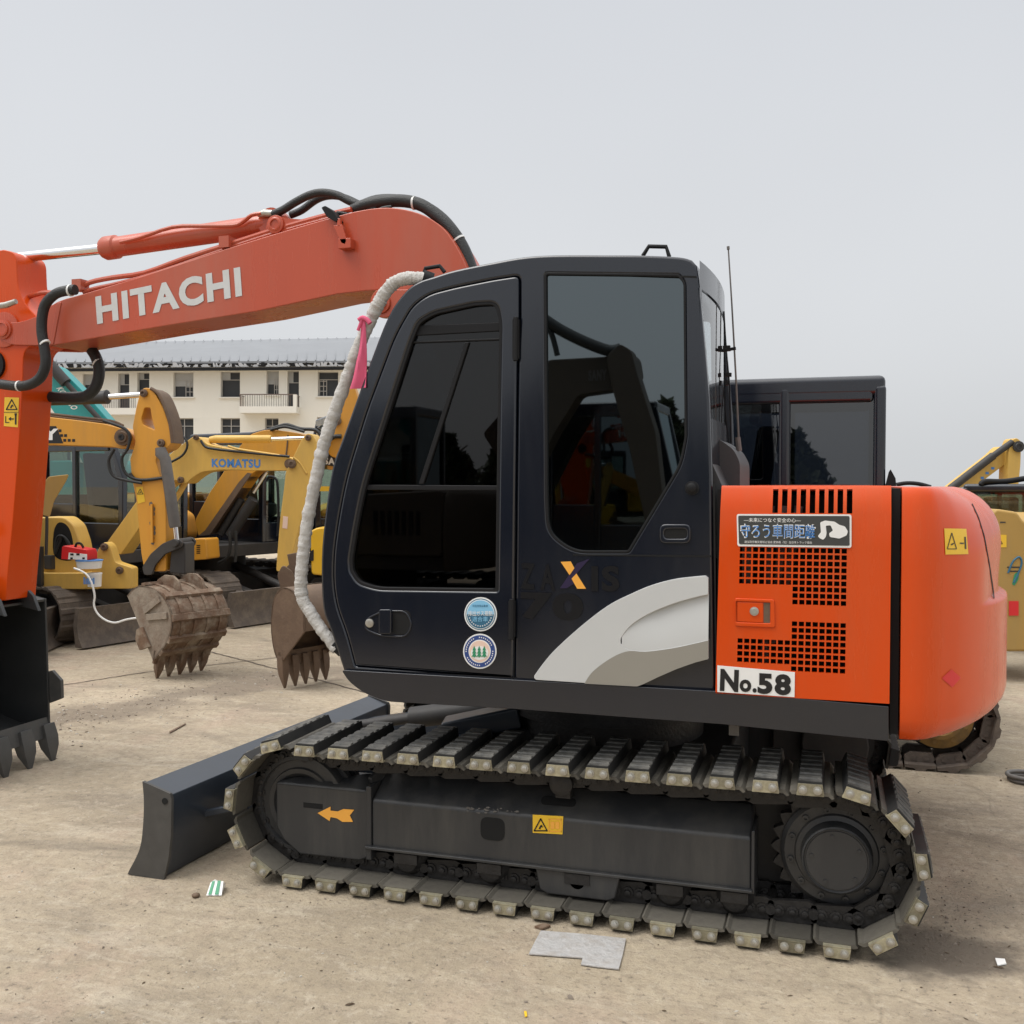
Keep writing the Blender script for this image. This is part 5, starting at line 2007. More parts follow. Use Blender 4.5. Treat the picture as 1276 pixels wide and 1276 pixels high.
def trackside(M, y0, y1, L, h, par, m, nrib=34):
    """one crawler: a closed belt of ribbed shoes, its frame and end wheels, in the machine's own frame"""
    r = h / 2
    b_ = MB(M)
    path = []
    xs = L / 2 - r
    tot = 4 * xs + 2 * math.pi * r
    for i in range(nrib):
        s = tot * i / nrib
        if s < 2 * xs:
            path.append((-xs + s, h, 0.0))
        elif s < 2 * xs + math.pi * r:
            t = (s - 2 * xs) / r
            path.append((xs + r * math.sin(t), r + r * math.cos(t), -t))
        elif s < 4 * xs + math.pi * r:
            path.append((xs - (s - 2 * xs - math.pi * r), 0, -math.pi))
        else:
            t = (s - 4 * xs - math.pi * r) / r
            path.append((-xs - r * math.sin(t), r - r * math.cos(t), -math.pi - t))
    pitch = tot / nrib
    for x, z, a in path:
        c, s = math.cos(a), math.sin(a)

        def q(u, v):
            return (x + u * c - v * s, z + u * s + v * c)
        sec = [(-pitch * .47, -.035), (pitch * .47, -.035), (pitch * .47, -.018), (pitch * .2, -.014), (pitch * .12, 0), (-pitch * .12, 0), (-pitch * .2, -.014), (-pitch * .47, -.018)]
        b_.prism([(q(u, v)[0], y0, q(u, v)[1]) for u, v in sec], (0, y1 - y0, 0))
    yo = y0 if abs(y0) > abs(y1) else y1
    sg = 1 if yo > 0 else -1
    for x, z, a in path:
        c, s = math.cos(a), math.sin(a)
        for yl in (yo - sg * .10, yo - sg * .30):
            sec = [(-pitch * .46, -.035), (pitch * .40, -.035), (pitch * .46, -.06), (pitch * .36, -.092), (-pitch * .30, -.092), (-pitch * .46, -.07)]
            b_.prism([(x + u * c - v * s, yl, z + u * s + v * c) for u, v in sec], (0, .035, 0))
            for u in (-pitch * .2, pitch * .2):
                q = (x + u * c + .062 * s, yl - .004, z + u * s - .062 * c)
                b_.cyl(q, (q[0], q[1] + .043, q[2]), .016, 7)
    return b_.build('crawler_belt', m, par, 30)


def digger(name, label, loc, rz, body, cabm, glassm, trackm, blade=True, group=None, cab=(-.45, .95, .06, 1.02, 2.58), hood_z=1.55, side=1, decal=None, cabroof=None, sc=1.0, hx=.8, bracket=True, cb=.012, tail=1.0):
    """a small excavator's house and undercarriage; local x forward, y left, z up"""
    t = thing(name, label, 'excavator', loc, group, 0)
    M = Matrix.Translation(Vector(loc)) @ Matrix.Rotation(rz, 4, 'Z') @ Matrix.Diagonal((sc, sc * side, sc, 1))
    for s in (-1, 1):
        y0, y1 = (s * .68, s * 1.10) if s > 0 else (-1.10, -.68)
        tb = trackside(M, y0, y1, 2.75, .62, t, trackm)
        fr = MB(M)
        ya = .5 * (y0 + y1)
        fr.prism([(-.95, ya - .15, .16), (.98, ya - .15, .16), (1.05, ya - .15, .30), (.98, ya - .15, .46), (-.95, ya - .15, .46)], (0, .30, 0))
        for x in (-1.05, 1.05):
            fr.cyl((x, ya - .05, .31), (x, ya + .05, .31), .215, 24)
        fr.build('track_frame', DARKST, t, 30, .01)
        hb = MB(M)
        hb.lathe([(.19, -.1), (.19, .0), (.17, .01), (.13, .02), (.125, .06), (.10, .07), (.095, .05)], (-1.05, ya + s * .12, .31), (0, s, 0), 28)
        for k_ in range(9):
            a_ = k_ * .698
            hb.lathe([(.014, 0), (.014, .012)], (-1.05 + .15 * math.cos(a_), ya + s * .128, .31 + .15 * math.sin(a_)), (0, s, 0), 7)
        hb.build('final_drive', DRIVE if trackm is MUD else DARKST, t, 40)
    cf_ = MB(M)
    cf_.box(-.6, .6, -.69, .69, .25, .55)
    cf_.cyl((0, 0, .5), (0, 0, .82), .45, 32)
    cf_.box(-1.25, 1.0, -.95, .95, .78, .93)
    cf_.build('turntable', DARKST, t, 30, .01)
    if blade:
        bl_ = MB(M)
        sec = [(1.55, .02), (1.66, .02), (1.60, .12), (1.58, .25), (1.62, .42), (1.56, .42), (1.52, .25)]
        bl_.prism([(x, -1.08, z) for x, z in sec], (0, 2.16, 0))
        bl_.build('dozer_blade', MUD if trackm is MUD else GREYST, t, 30)
        for s in (-.4, .4):
            ar = MB(M)
            ar.bar((.4, s, .48), (1.55, s * 1.1, .22), .12, .14)
            ar.build('blade_arm', DARKST, t, 30, .01)
        ar = MB(M)
        ar.cyl((.5, 0, .62), (1.5, 0, .34), .05, 14)
        ar.build('blade_cylinder', DARKST, t, 40)
    # house
    h = MB(M)
    h.prism([(x, -1.02, z) for x, z in rnd([(-1.2, .93), (hx - .08, .93), (hx, 1.02), (hx - .06, 1.28), (hx - .5, hood_z - .08), (-1.2, hood_z)], .07)], (0, .78, 0))
    h.build('side_housing', body, t, 30, .025, 3)
    h = MB(M)
    h.prism([(x, -.23, z) for x, z in rnd([(-1.2, .93), (-.5, .93), (-.5, hood_z), (-1.2, hood_z)], .08)], (0, 1.22, 0))
    h.build('engine_cover', body, t, 30, .025, 3)
    cwm = MB(M)
    vs, fs = [], []
    arc_ = [(1.62 * math.cos(a), 1.62 * math.sin(a)) for a in [R(180 - 40 + 80 * i / 20) for i in range(21)]]
    arc_ = [(-1.24 + (x + 1.24) * tail, y) for x, y in arc_]
    poly = [(-1.21, 1.04)] + arc_ + [(-1.21, -1.04)]
    rows = [(.78, .96), (.86, 1.0), (1.2, 1.0), (hood_z - .2, .98), (hood_z - .06, .94), (hood_z + .01, .84)]
    for z, k in rows:
        for x, y in poly:
            vs.append((-1.21 + (x + 1.21) * (1 - (1 - k) * 4), y * k, z))
    n = len(poly)
    for j in range(len(rows) - 1):
        for i in range(n):
            fs.append((j * n + i, j * n + (i + 1) % n, (j + 1) * n + (i + 1) % n, (j + 1) * n + i))
    fs += [tuple(range(n)), tuple((len(rows) - 1) * n + i for i in range(n))]
    cwm.add(vs, fs)
    cwo_ = cwm.build('counterweight', body, t, 50)
    vn = MB(M)
    for i in range(7):
        vn.box(-.95 + i * .08, -.91 + i * .08, -1.03, -.99, 1.15, 1.40)
    vn.build('vent_grille', SEAM, t, 0)
    br = MB(M)
    if bracket:
      br.prism([(.78, -.26, .80), (1.10, -.22, .80), (1.16, -.16, 1.12), (1.02, -.16, 1.32), (.78, -.26, 1.2)], (0, .10, 0))
      br.prism([(.78, .0, .80), (1.10, .0, .80), (1.16, .0, 1.12), (1.02, .0, 1.32), (.78, .0, 1.2)], (0, .08, 0))
      br.cyl((1.04, -.2, 1.22), (1.04, .1, 1.22), .05, 16)
      br.build('boom_bracket', body, t, 30, .01)
    # cab: posts, roof, lower panels, glass
    x0, x1, y0, y1, zt = cab
    zb = .93
    zm = zb + .62
    lean = .16
    c = MB(M)
    pw = .07
    P8 = [(x0, y0), (x1, y0), (x1, y1), (x0, y1)]
    for (x, y) in P8:
        xx = x - lean if x == x1 else x
        sx, sy = (pw if x == x0 else -pw), (pw if y == y0 else -pw)
        q0 = [(x, y, zb), (x + sx, y, zb), (x + sx, y + sy, zb), (x, y + sy, zb)]
        q1 = [(x if x == x0 else x1 + .02, y, zm + .2), (x + sx, y, zm + .2), (x + sx, y + sy, zm + .2), (x if x == x0 else x1 + .02, y + sy, zm + .2)]
        q2 = [(xx, y, zt - .06), (xx + sx, y, zt - .06), (xx + sx, y + sy, zt - .06), (xx, y + sy, zt - .06)]
        c.add(q0 + q1 + q2, [(0, 1, 2, 3), (8, 9, 10, 11)] + [(4 * k + j, 4 * k + (j + 1) % 4, 4 * k + 4 + (j + 1) % 4, 4 * k + 4 + j) for k in (0, 1) for j in range(4)])
    xm = x0 + .55
    for y in (y0, y1 - pw):
        c.box(xm, xm + pw, y + .002, y + pw - .002, zb, zt - .06)
        c.box(x0 + pw, xm, y + .012, y + pw - .012, zb, zm - .1)
        c.box(xm + pw, x1 - pw, y + .012, y + pw - .012, zb, zm - .32)
        c.box(x0 + pw, x1 - lean - pw, y + .006, y + pw - .006, zt - .16, zt - .07)
    c.box(x0 + .012, x0 + pw - .012, y0 + pw, y1 - pw, zb, zm)
    c.box(x1 - pw + .012, x1 - .012, y0 + pw, y1 - pw, zb, zb + .25)
    co = c.build('cab_frame', cabm, t, 30, cb, 3)
    r_ = MB(M)
    r_.prism([(x0 + .004, y0 + .004, zt - .125), (x1 - lean + .004, y0 + .004, zt - .125), (x1 - lean + .004, y1 - .004, zt - .125), (x0 + .004, y1 - .004, zt - .125)], (0, 0, .125))
    r_.build('cab_roof', cabroof or cabm, t, 30, .035, 3)
    gl = MB(M)
    for y in (y0 + .03, y1 - .03):
        gl.add([(x0 + pw, y, zm - .1), (xm, y, zm - .1), (xm, y, zt - .14), (x0 + pw, y, zt - .14)], [(0, 1, 2, 3)])
        gl.add([(xm + pw, y, zm - .32), (x1 - pw * .6, y, zm - .32), (x1 - .05, y, zm + .2), (x1 - lean - pw * .6, y, zt - .14), (xm + pw, y, zt - .14)], [(0, 1, 2, 3, 4)])
    gl.add([(x1 - .02, y0 + pw, zb + .25), (x1 - .02, y1 - pw, zb + .25), (x1 - .01, y1 - pw, zm + .2), (x1 - .01, y0 + pw, zm + .2)], [(0, 1, 2, 3)])
    gl.add([(x1 - .01, y0 + pw, zm + .2), (x1 - .01, y1 - pw, zm + .2), (x1 - lean - .01, y1 - pw, zt - .08), (x1 - lean - .01, y0 + pw, zt - .08)], [(0, 1, 2, 3)])
    gl.add([(x0 + .03, y0 + pw, zm), (x0 + .03, y1 - pw, zm), (x0 + .03, y1 - pw, zt - .1), (x0 + .03, y0 + pw, zt - .1)], [(0, 1, 2, 3)])
    gl.build('cab_window', glassm, t, 0)
    s_ = MB(M)
    s_.box(.0, .48, y0 + .25, y1 - .25, 1.25, 1.42)
    s_.prism([(.0, y0 + .25, 1.4), (.12, y0 + .25, 1.4), (.02, y0 + .25, 2.05), (-.10, y0 + .25, 2.05)], (0, y1 - y0 - .5, 0))
    s_.box(.05, .4, y0 + .3, y1 - .3, .94, 1.25)
    s_.build('operator_seat', SEAT, t, 30, .03)
    return t, M


def place(px, py, d):
    """ground position seen at column px, d metres ahead"""
    r = ray(px, 603)
    r = Vector((r.x, r.y, 0))
    return Vector((EYE.x, EYE.y, 0)) + r * (d / r.dot(FWD))


def heading(deg):
    """0 = photo right, 90 = away from the viewer"""
    v = RIGHT * math.cos(R(deg)) + FWD * math.sin(R(deg))
    return math.atan2(v.y, v.x)


def pipe(name, pl, pts, r, m, par, off=0.0, k=4, n=8):
    return MB().tube([pl.p(x, y, off) for x, y in cr(pts, k)], r, n).build(name, m, par, 50)


def pinboss(pl, x, y, r, m, par, off=.0, dep=.02, name='pivot_pin'):
    c = pl.p(x, y, off)
    return MB().lathe([(r, 0), (r, dep), (r * .7, dep * 1.1), (r * .62, dep * 1.5), (r * .4, dep * 1.5), (r * .4, dep)], c, pl.n, 20).build(name, m, par, 40)


# ---- (1) faded yellow machine whose bucket stands beside the cab
LA = place(84, 0, 12.05)
A, MA = digger('excavator', 'faded yellow excavator with blue writing on its boom and a brown bucket on the ground', LA, heading(-30), YEL2, CABBLK, GGREEN, MUD, hood_z=1.42, cab=(-.5, .92, .02, .98, 2.22), hx=.12, bracket=False)
PA1 = D(10.9, -12, 250)
ba = rnd([(133, 676), (150, 692), (172, 660), (205, 607), (219, 598, 2), (223, 602, 3), (231, 603, 4), (240, 595, 6), (251, 588, 8), (276, 585.5), (323, 586.5), (362, 586.5, 4), (367, 577, 6), (364, 570, 4), (323, 566.5), (286, 559), (257, 553, 4), (249, 545, 4), (241, 543.5, 4), (217, 561, 8), (203, 574, 6), (172, 622)], 3)
boomA = slab('boom', PA1, ba, .24, YEL2, A, 0, .008)
txt('boom_lettering', 'KOMATSU', PA1, (264, 582), (324.5, 583), (264, 571.5), BLUEV, boomA, .0025, .04)
for x, y, r in ((226, 598, .035), (245, 545, .03), (361, 578, .05)):
    pinboss(PA1, x, y, r, RUSTD, boomA, .004)
c = MB()
c.tube([PA1.p(255, 547.5, -.12), PA1.p(262, 546.6, -.12), PA1.p(330, 546.5, -.12), PA1.p(332, 546.5, -.12)], [.035, .042, .042, .036], 16)
c.build('arm_cylinder', YEL2, A, 40)
c = MB()
c.cyl(PA1.p(332, 546.5, -.12), PA1.p(384, 545, -.12), .020, 14)
c.build('arm_cylinder_rod', CHROME, A, 40)
c = MB()
c.cyl(PA1.p(225, 600, -.12), PA1.p(196, 648, -.12), .03, 14)
c.build('boom_cylinder', YEL2, A, 40)
pipe('hydraulic_hose', PA1, [(252, 549), (258, 557), (272, 560), (290, 562), (330, 566), (362, 569)], .014, HOSE, A, .03)
pipe('hydraulic_hose', PA1, [(215, 538), (226, 540), (235, 549), (236, 558), (230, 568), (216, 576)], .013, HOSE, A, .05)
pipe('steel_pipe', PA1, [(286, 556), (300, 560), (340, 566), (352, 568)], .012, YEL2, A, .03)
PA2 = D(10.3, -8, 370)
aa = rnd([(376, 547, 3), (382, 540, 3), (389, 541, 3), (394, 549, 3), (396.5, 562), (392, 580), (384, 612), (376, 646), (366, 684), (360, 712), (344, 712), (345, 694), (349, 646), (354, 606), (356, 588), (364, 572)], 3)
armA = slab('dipper_arm', PA2, aa, .20, YEL2, A, 0, .008)
pinboss(PA2, 384.5, 545.5, .03, RUSTD, armA, .003)
pinboss(PA2, 364, 578, .045, RUSTD, armA, .003)
slab('sticker', PA2, [(353, 643), (359, 644), (358, 659), (352, 658)], .003, PEACH, armA, .003, smooth=0)
pipe('weld_seam', PA2, [(366, 570), (374, 577), (382, 590)], .010, YEL2, armA, .004)
c = MB()
c.tube([PA2.p(391, 604, -.1), PA2.p(378, 640, -.1), PA2.p(372, 668, -.1)], .035, 14)
c.build('bucket_cylinder', GREYST, A, 40)
PA3 = D(9.3, -8, 360)
c = MB()
for o_ in (0, -.16):
    c.prism([PA3.p(x, y, o_) for x, y in rnd([(345, 716), (352, 704), (364, 712), (372, 733), (362, 742), (350, 736)], 4)], -PA3.n * .03)
c.bar(PA3.p(362, 690, -.05), PA3.p(370, 730, -.05), .05, .09)
c.build('bucket_link', RUSTD, A, 30, .005)
# its bucket, lip and teeth towards the viewer's right
OA = gnd(381, 853)
fA = (RIGHT * .80 - FWD * .6)
wA = (RIGHT * .6 + FWD * .80)
OA = OA - wA * .02
pA = cr([(.29, .50), (.28, .66), (.18, .80), (.04, .84), (-.08, .74), (-.115, .54), (-.10, .38), (-.06, .27), (.0, .21)], 3)
bucket(A, OA, fA, wA, pA, None, .50, RUSTD, RUSTD, RUSTD, 5, .20, cutter=False, tooth_dir=(.12, -1), tw=.034)

# step ledge, engine opening and grab bar on machine (1)
PS1 = D(10.75, -6, 90)
c = MB()
c.prism([PS1.p(x, y) for x, y in rnd([(40, 650), (52, 644), (80, 644), (92, 654), (99, 674), (104, 700), (104, 716), (40, 716)], 5)], -PS1.n * .25)
c.build('side_panel', YEL2, A, 30, .02)
c = MB()
c.prism([PS1.p(x, y, .003) for x, y in cr([(67, 690), (67, 664), (72, 652), (80, 652), (87, 660), (91, 676), (92, 696), (78, 698)], 3, True)], -PS1.n * .01)
c.build('engine_opening', SEAM, A, 30)
c = MB()
for i in range(3):
    c.tube([PS1.p(x, y, .02) for x, y in cr([(70, 690), (72 + 2 * i, 670 + 3 * i), (80, 668), (88, 678 + 2 * i), (90, 694)], 4)], .012, 8)
c.build('engine_hoses', HOSE, A, 40)
c = MB()
c.prism([PS1.p(x, y, .10) for x, y in rect(38, 713, 128, 733)], -PS1.n * .5)
c.build('step_ledge', YEL2, A, 30, .01)
c = MB()
c.prism([PS1.p(x, y, .06) for x, y in rnd([(118, 733), (118, 700), (127, 682, 3), (134, 674, 4), (141, 680, 4), (147, 700), (156, 703), (168, 707), (168, 733)], 3)], -PS1.n * .14)
c.build('swing_bracket', YEL2, A, 30, .01)
for x, y in ((134, 681), (153, 710)):
    pinboss(PS1, x, y, .04, RUSTD, A, .06)
c = MB()
c.tube([PS1.p(x, y, .16) for x, y in cr([(56, 726), (56, 690), (55.5, 640), (57, 631), (64, 630), (68, 634), (69, 650), (68, 690)], 3)], .016, 8)
c.prism([PS1.p(x, y, .16) for x, y in rect(54, 680, 62, 728)], -PS1.n * .05)
c.build('grab_bar', DARKST, A, 40)
PM1 = D(10.2, 20, 60)
c = MB()
c.prism([PM1.p(x, y) for x, y in rnd([(44, 640), (44, 618), (60, 594), (86, 591), (82, 600), (67, 625), (62, 644)], 3)], -PM1.n * .03)
c.build('raised_cover', YEL4, A, 30, .006)

# red charger, tubs and white cable on the ledge
PT = D(10.3, -6, 95)


def cube_on(name, label, cat, pl, q, dep, mats, extra=None):
    t = thing(name, label, cat, pl.p(*q[0]))
    return t


ch = thing('battery_charger', 'small red and white battery charger box on the tubs beside the yellow digger', 'battery charger', PT.p(92, 698))
c = MB()
c.prism([PT.p(x, y) for x, y in [(77, 682), (79, 680), (107, 685), (109, 690), (109, 698), (76, 697)]], -PT.n * .20)
c.build('charger_case', REDV, ch, 30, .006)
c = MB()
c.prism([PT.p(x, y, .004) for x, y in [(86, 688.5), (108.5, 690.5), (108.5, 697.8), (85, 696.8)]], -PT.n * .01)
c.build('front_panel', WHITE, ch, 0)
c = MB()
for x in (88, 95.5):
    c.prism([PT.p(xx, y, .007) for xx, y in rect(x, 689.5, x + 4, 692)], -PT.n * .002)
for x in (88, 103):
    c.prism([PT.p(xx, y, .007) for xx, y in rect(x, 694.5, x + 3, 696.8)], -PT.n * .002)
c.build('meter', BLACKV, ch, 0)
c = MB()
c.tube([PT.p(x, y, -.06) for x, y in cr([(90, 682), (92, 677.5), (97, 678), (100, 683)], 3)], .012, 8)
c.build('carry_handle', TRIM, ch, 40)
def tub(label, x, ytop, ybot, hw, lidm):
    t = thing('tub', label, 'tub', PT.p(x, ybot, -.10))
    a, b_ = PT.p(x, ybot, -.10), PT.p(x, ytop, -.10)
    r = hw / 124.0
    h = b_.z - a.z
    MB().lathe([(r * .9, 0), (r * .98, h * .8), (r, h * .82), (r, h * .9)], a, UP, 24).build('tub_body', WHITE, t, 40)
    MB().lathe([(r * 1.04, h * .9), (r * 1.04, h), (r * .95, h * 1.02)], a, UP, 24).build('tub_lid', lidm, t, 40)
    return t
tub('white plastic tub with a blue lid under the red charger', 105, 698.5, 709, 16, BLUEV)
t_ = tub('white tub with blue print hanging on the ledge below the blue lidded tub', 111.5, 715, 732, 9, WHITE)
for i in range(6):
    slab('tub_print', PT, rect(104 + 2.4 * i, 719 + (i * 5) % 3, 105.6 + 2.4 * i, 728), .003, BLUEV, t_, .0 , smooth=0)
cb = thing('power_cable', 'thin white cable drooping from the ledge to the ground by the bucket', 'cable', PT.p(110, 735))
PCB = D(9.9, -6, 130)
MB().tube([PCB.p(x, y) for x, y in cr([(92, 708), (100, 711), (108, 716), (114, 726), (118, 742), (117, 754), (122, 765), (132, 773), (144, 776), (158, 772), (176, 770.5), (180, 780), (186, 797), (189, 800)], 4)], .010, 8).build('cord', WHITE, cb, 50)

# ---- (2) orange-yellow machine at the left, its stick and bucket in front
LB = place(-190, 0, 9.6)
B, MBm = digger('excavator', 'orange yellow excavator with black panel on its boom and muddy ribbed bucket', LB, heading(6), YEL, CABBLK, GGREEN, MUD)
PB1 = D(9.3, -4, 100)
bb_ = [(-120, 640), (-60, 560), (-20, 522), (0, 517), (55, 519), (100, 524), (130, 528), (152, 534, 4), (166, 541, 6), (166, 553, 6), (154, 560, 4), (140, 557), (81, 555), (51, 554), (0, 554), (-30, 560), (-90, 660)]
boomB = slab('boom', PB1, rnd(bb_, 6), .26, YEL, B, 0, .008)
slab('boom_base', PB1, rnd([(-112, 612), (-60, 640), (-150, 770), (-200, 760)], 8), .26, YEL, B, -.002, .008)
sp_ = sticker('black_panel', PB1, [(-10, 531), (70, 531), (79, 552.5), (-12, 552.5)], BLACKV, boomB, .002)
txt('boom_lettering', 'SANY', PB1, (6, 549), (73, 548.5), (6, 534.5), WHITE, boomB, .0045, .05)
q = MB()
for i, (x, y) in enumerate(((73, 535), (80, 541), (75, 541), (79, 547), (84.5, 547), (90, 547))):
    q.prism([PB1.p(xx, yy_, .0025) for xx, yy_ in rect(x, y, x + 3.6, y + 3.4)], -PB1.n * .001)
q.build('boom_decal', BLACKV, boomB, 0)
pinboss(PB1, 155, 545, .075, RUSTD, boomB, .004, .04)
pinboss(PB1, 155, 545, .04, DARKST, boomB, .04, .02)
for k_ in range(2):
    pipe('steel_pipe', PB1, [(30, 512 + 3 * k_), (58, 515 + 3 * k_), (100, 520 + 3 * k_), (135, 524 + 3 * k_), (150, 530 + 3 * k_)], .012, RUSTD, B, -.06)
pipe('hydraulic_hose', PB1, [(135, 525), (150, 530), (163, 536), (168, 546), (165, 560), (158, 572), (163, 590), (180, 598), (204, 596)], .014, HOSE, B, .10)
pipe('hydraulic_hose', PB1, [(150, 560), (143, 575), (148, 592), (162, 598), (184, 602)], .014, HOSE, B, .12)
PB2 = D(9.15, -10, 200)
sa = rnd([(175, 487, 4), (180, 483, 4), (188, 484, 4), (194, 492), (203, 508), (210, 528), (214, 552), (207, 560, 4), (197, 563, 5), (194, 574), (199, 590), (205, 604), (207, 640), (207, 712), (180, 712), (176, 690), (170, 624), (164, 594), (162, 572), (169, 552, 6), (165, 532), (170, 506)], 3)
hole_ = rnd([(180, 508), (187, 508), (189, 520), (193, 536), (186, 533), (178, 529), (176, 522)], 2)
armB = holed('dipper_arm', PB2, sa, [hole_], .20, YEL, B, 0, .006)
for x, y, r in ((180, 490, .035), (201.5, 552, .035)):
    pinboss(PB2, x, y, r, RUSTD, armB, .003)
c = MB()
ed = cr([(188, 484), (197, 490), (205, 506), (212, 528), (215, 552)], 3)
c.add([PB2.p(x, y, .006) for x, y in ed] + [PB2.p(x, y, -.21) for x, y in ed], [(i, i + 1, len(ed) + i + 1, len(ed) + i) for i in range(len(ed) - 1)])
c.tube([PB2.p(x, y, .0) for x, y in ed], .016, 8)
c.build('edge_plate', RUSTD, armB, 40)
ws2 = sticker('warning_sticker', PB2, [(170, 607), (178, 606), (181, 625), (172, 628)], YSTICK, armB, .003)
tri_icon(PB2, 175, 613, 3.6, ws2, BLACKV, .005)
pipe('hose_loop', PB2, [(163, 590), (170, 597), (186, 598), (206, 595)], .014, HOSE, armB, .015)
rs_ = MB()
rr = random.Random(21)
for i in range(9):
    x, y = 187 + rr.random() * 6, 628 + i * 6
    rs_.prism([PB2.p(x + a * 1.0, y + b_ * 1.0, .003) for a, b_ in ((-2, -1.5), (1, -3), (2.5, 0), (1.5, 3), (-1.5, 2))], -PB2.n * .002)
rs_.build('worn_paint_patch', GREYST, armB, 0)
slab('edge_bracket', PB2, [(189, 628), (191.5, 628), (192, 676), (189, 676)], .03, YEL, armB, .025)
c = MB()
c.tube([PB2.p(202, 558, .03), PB2.p(203, 565, .03), PB2.p(208, 572, .03), PB2.p(220, 654, .03), PB2.p(220.5, 657, .03)], [.045, .055, .05, .052, .045], 16)
c.build('bucket_cylinder', GREYST, B, 40)
c = MB()
c.cyl(PB2.p(220.4, 656, .03), PB2.p(222.5, 676, .03), .024, 14)
c.build('bucket_cylinder_rod', CHROME, B, 40)
c = MB()
for o_ in (.04, -.20):
    P_ = PB2
    c.prism([P_.p(x, y, o_) for x, y in rnd([(180, 706), (190, 690), (205, 677), (222, 670), (230, 675), (228, 682), (208, 690), (196, 704), (192, 716), (182, 716)], 3)], -P_.n * .03)
c.cyl(PB2.p(222, 676, .08), PB2.p(222, 676, -.26), .035, 14)
c.build('tipping_lever', DARKST, B, 30, .005)
slab('bucket_link', PB2, rnd([(213, 676), (230, 676), (230, 716), (210, 714)], 3), .18, DARKST, B, -.01, .01)
wB = (RIGHT * .60 + FWD * .80)
fB = (-RIGHT * .80 + FWD * .60)
OB = (gnd(207, 846) + gnd(250, 837)) / 2
pB = cr([(.40, .70), (.22, .80), (-.06, .77), (-.22, .64), (-.25, .48), (-.17, .33), (-.07, .24), (.02, .16)], 3)
bkB = bucket(B, OB, fB, wB, pB, None, .58, RUST, RUSTG, RUST, 5, .17, ribs=5, tooth_dir=(.25, -1), span=.78, tw=.034)
c = MB()
for s in (-.12, .12):
    q = OB + wB * s
    c.prism([q + fB * a + UP * z for a, z in ((.26, .72), (-.14, .74), (-.10, .84), (-.02, .885), (.10, .885), (.20, .84))], wB * .025)
c.build('bucket_ear', RUST, bkB, 30, .004)

c = MB()
c.tube([PB2.p(30, 497, -.1), PB2.p(120, 494, -.1), PB2.p(126, 493.5, -.1), PB2.p(127, 493.5, -.1)], [.06, .06, .066, .05], 16)
c.build('arm_cylinder', DARKST, B, 40)
MB().cyl(PB2.p(126, 493.5, -.1), PB2.p(178, 490, -.1), .026, 14).build('arm_cylinder_rod', CHROME, B, 40)

# ---- (3) orange machine behind, boom raised
LC = place(262, 0, 13.6)
Cc, MC = digger('excavator', 'amber excavator with dark cab and steep raised boom behind the faded yellow boom', LC, heading(-33), YEL, CABBLK, GGREEN, MUD, cab=(-.45, .95, .02, 1.0, 2.35), hx=.05, bracket=False)
PC1 = D(12.9, -14, 280)
bcx = rnd([(243, 648), (247, 668, 3), (262, 666, 3), (304, 604), (314, 590), (336, 578), (372, 570), (398, 566), (398, 552), (376, 541), (348, 536), (330, 535.5), (312, 541), (297, 558), (280, 586), (261, 614)], 5)
boomC = slab('boom', PC1, bcx, .26, YEL, Cc, 0, .008)
pipe('hydraulic_hose', PC1, [(310, 541), (330, 536), (345, 531), (356, 529), (372, 534), (392, 536), (400, 548)], .022, HOSE, Cc, -.05)
pipe('hydraulic_hose', PC1, [(338, 536), (354, 532), (366, 534), (380, 538)], .018, HOSE, Cc, .02)
pipe('weld_seam', PC1, [(359, 542), (358, 556), (356, 572)], .010, RUSTD, boomC, .004)
slab('boom_edge', PC1, [(247, 668), (262, 666), (304, 604), (314, 590), (309, 589), (298, 601), (256, 661)], .27, RUSTD, boomC, .012)
c = MB()
c.cyl(PC1.p(311, 622, -.1), PC1.p(282, 668, -.1), .07, 14)
c.cyl(PC1.p(296, 622, -.1), PC1.p(270, 666, -.1), .05, 14)
c.build('boom_cylinder', DARKST, Cc, 40)
c = MB()
c.cyl(PC1.p(311, 614, -.1), PC1.p(328, 588, -.1), .025, 12)
c.build('boom_cylinder_rod', CHROME, Cc, 40)
PC2 = D(12.3, -14, 290)
pipe('hydraulic_hose', PC2, [(285, 662), (287, 676), (284, 694), (272, 702)], .02, HOSE, Cc)
pipe('hydraulic_hose', PC2, [(294, 662), (294, 690), (293, 700)], .018, HOSE, Cc)
PC3 = D(12.0, -14, 245)
slab('front_box', PC3, rnd([(230, 672), (256, 671), (258, 697), (232, 699)], 3), .3, YEL, Cc, 0, .01)
vt = MB()
for i in range(5):
    vt.prism([PC3.p(x, y, .003) for x, y in rect(245, 679 + i * 2.4, 249.5, 680.2 + i * 2.4)], -PC3.n * .004)
vt.build('vent_slot', SEAM, Cc, 0)
pipe('mirror_arm', PC2, [(332, 600), (335, 594), (343, 596), (346, 606), (347, 640), (346, 668)], .016, TRIM, Cc)

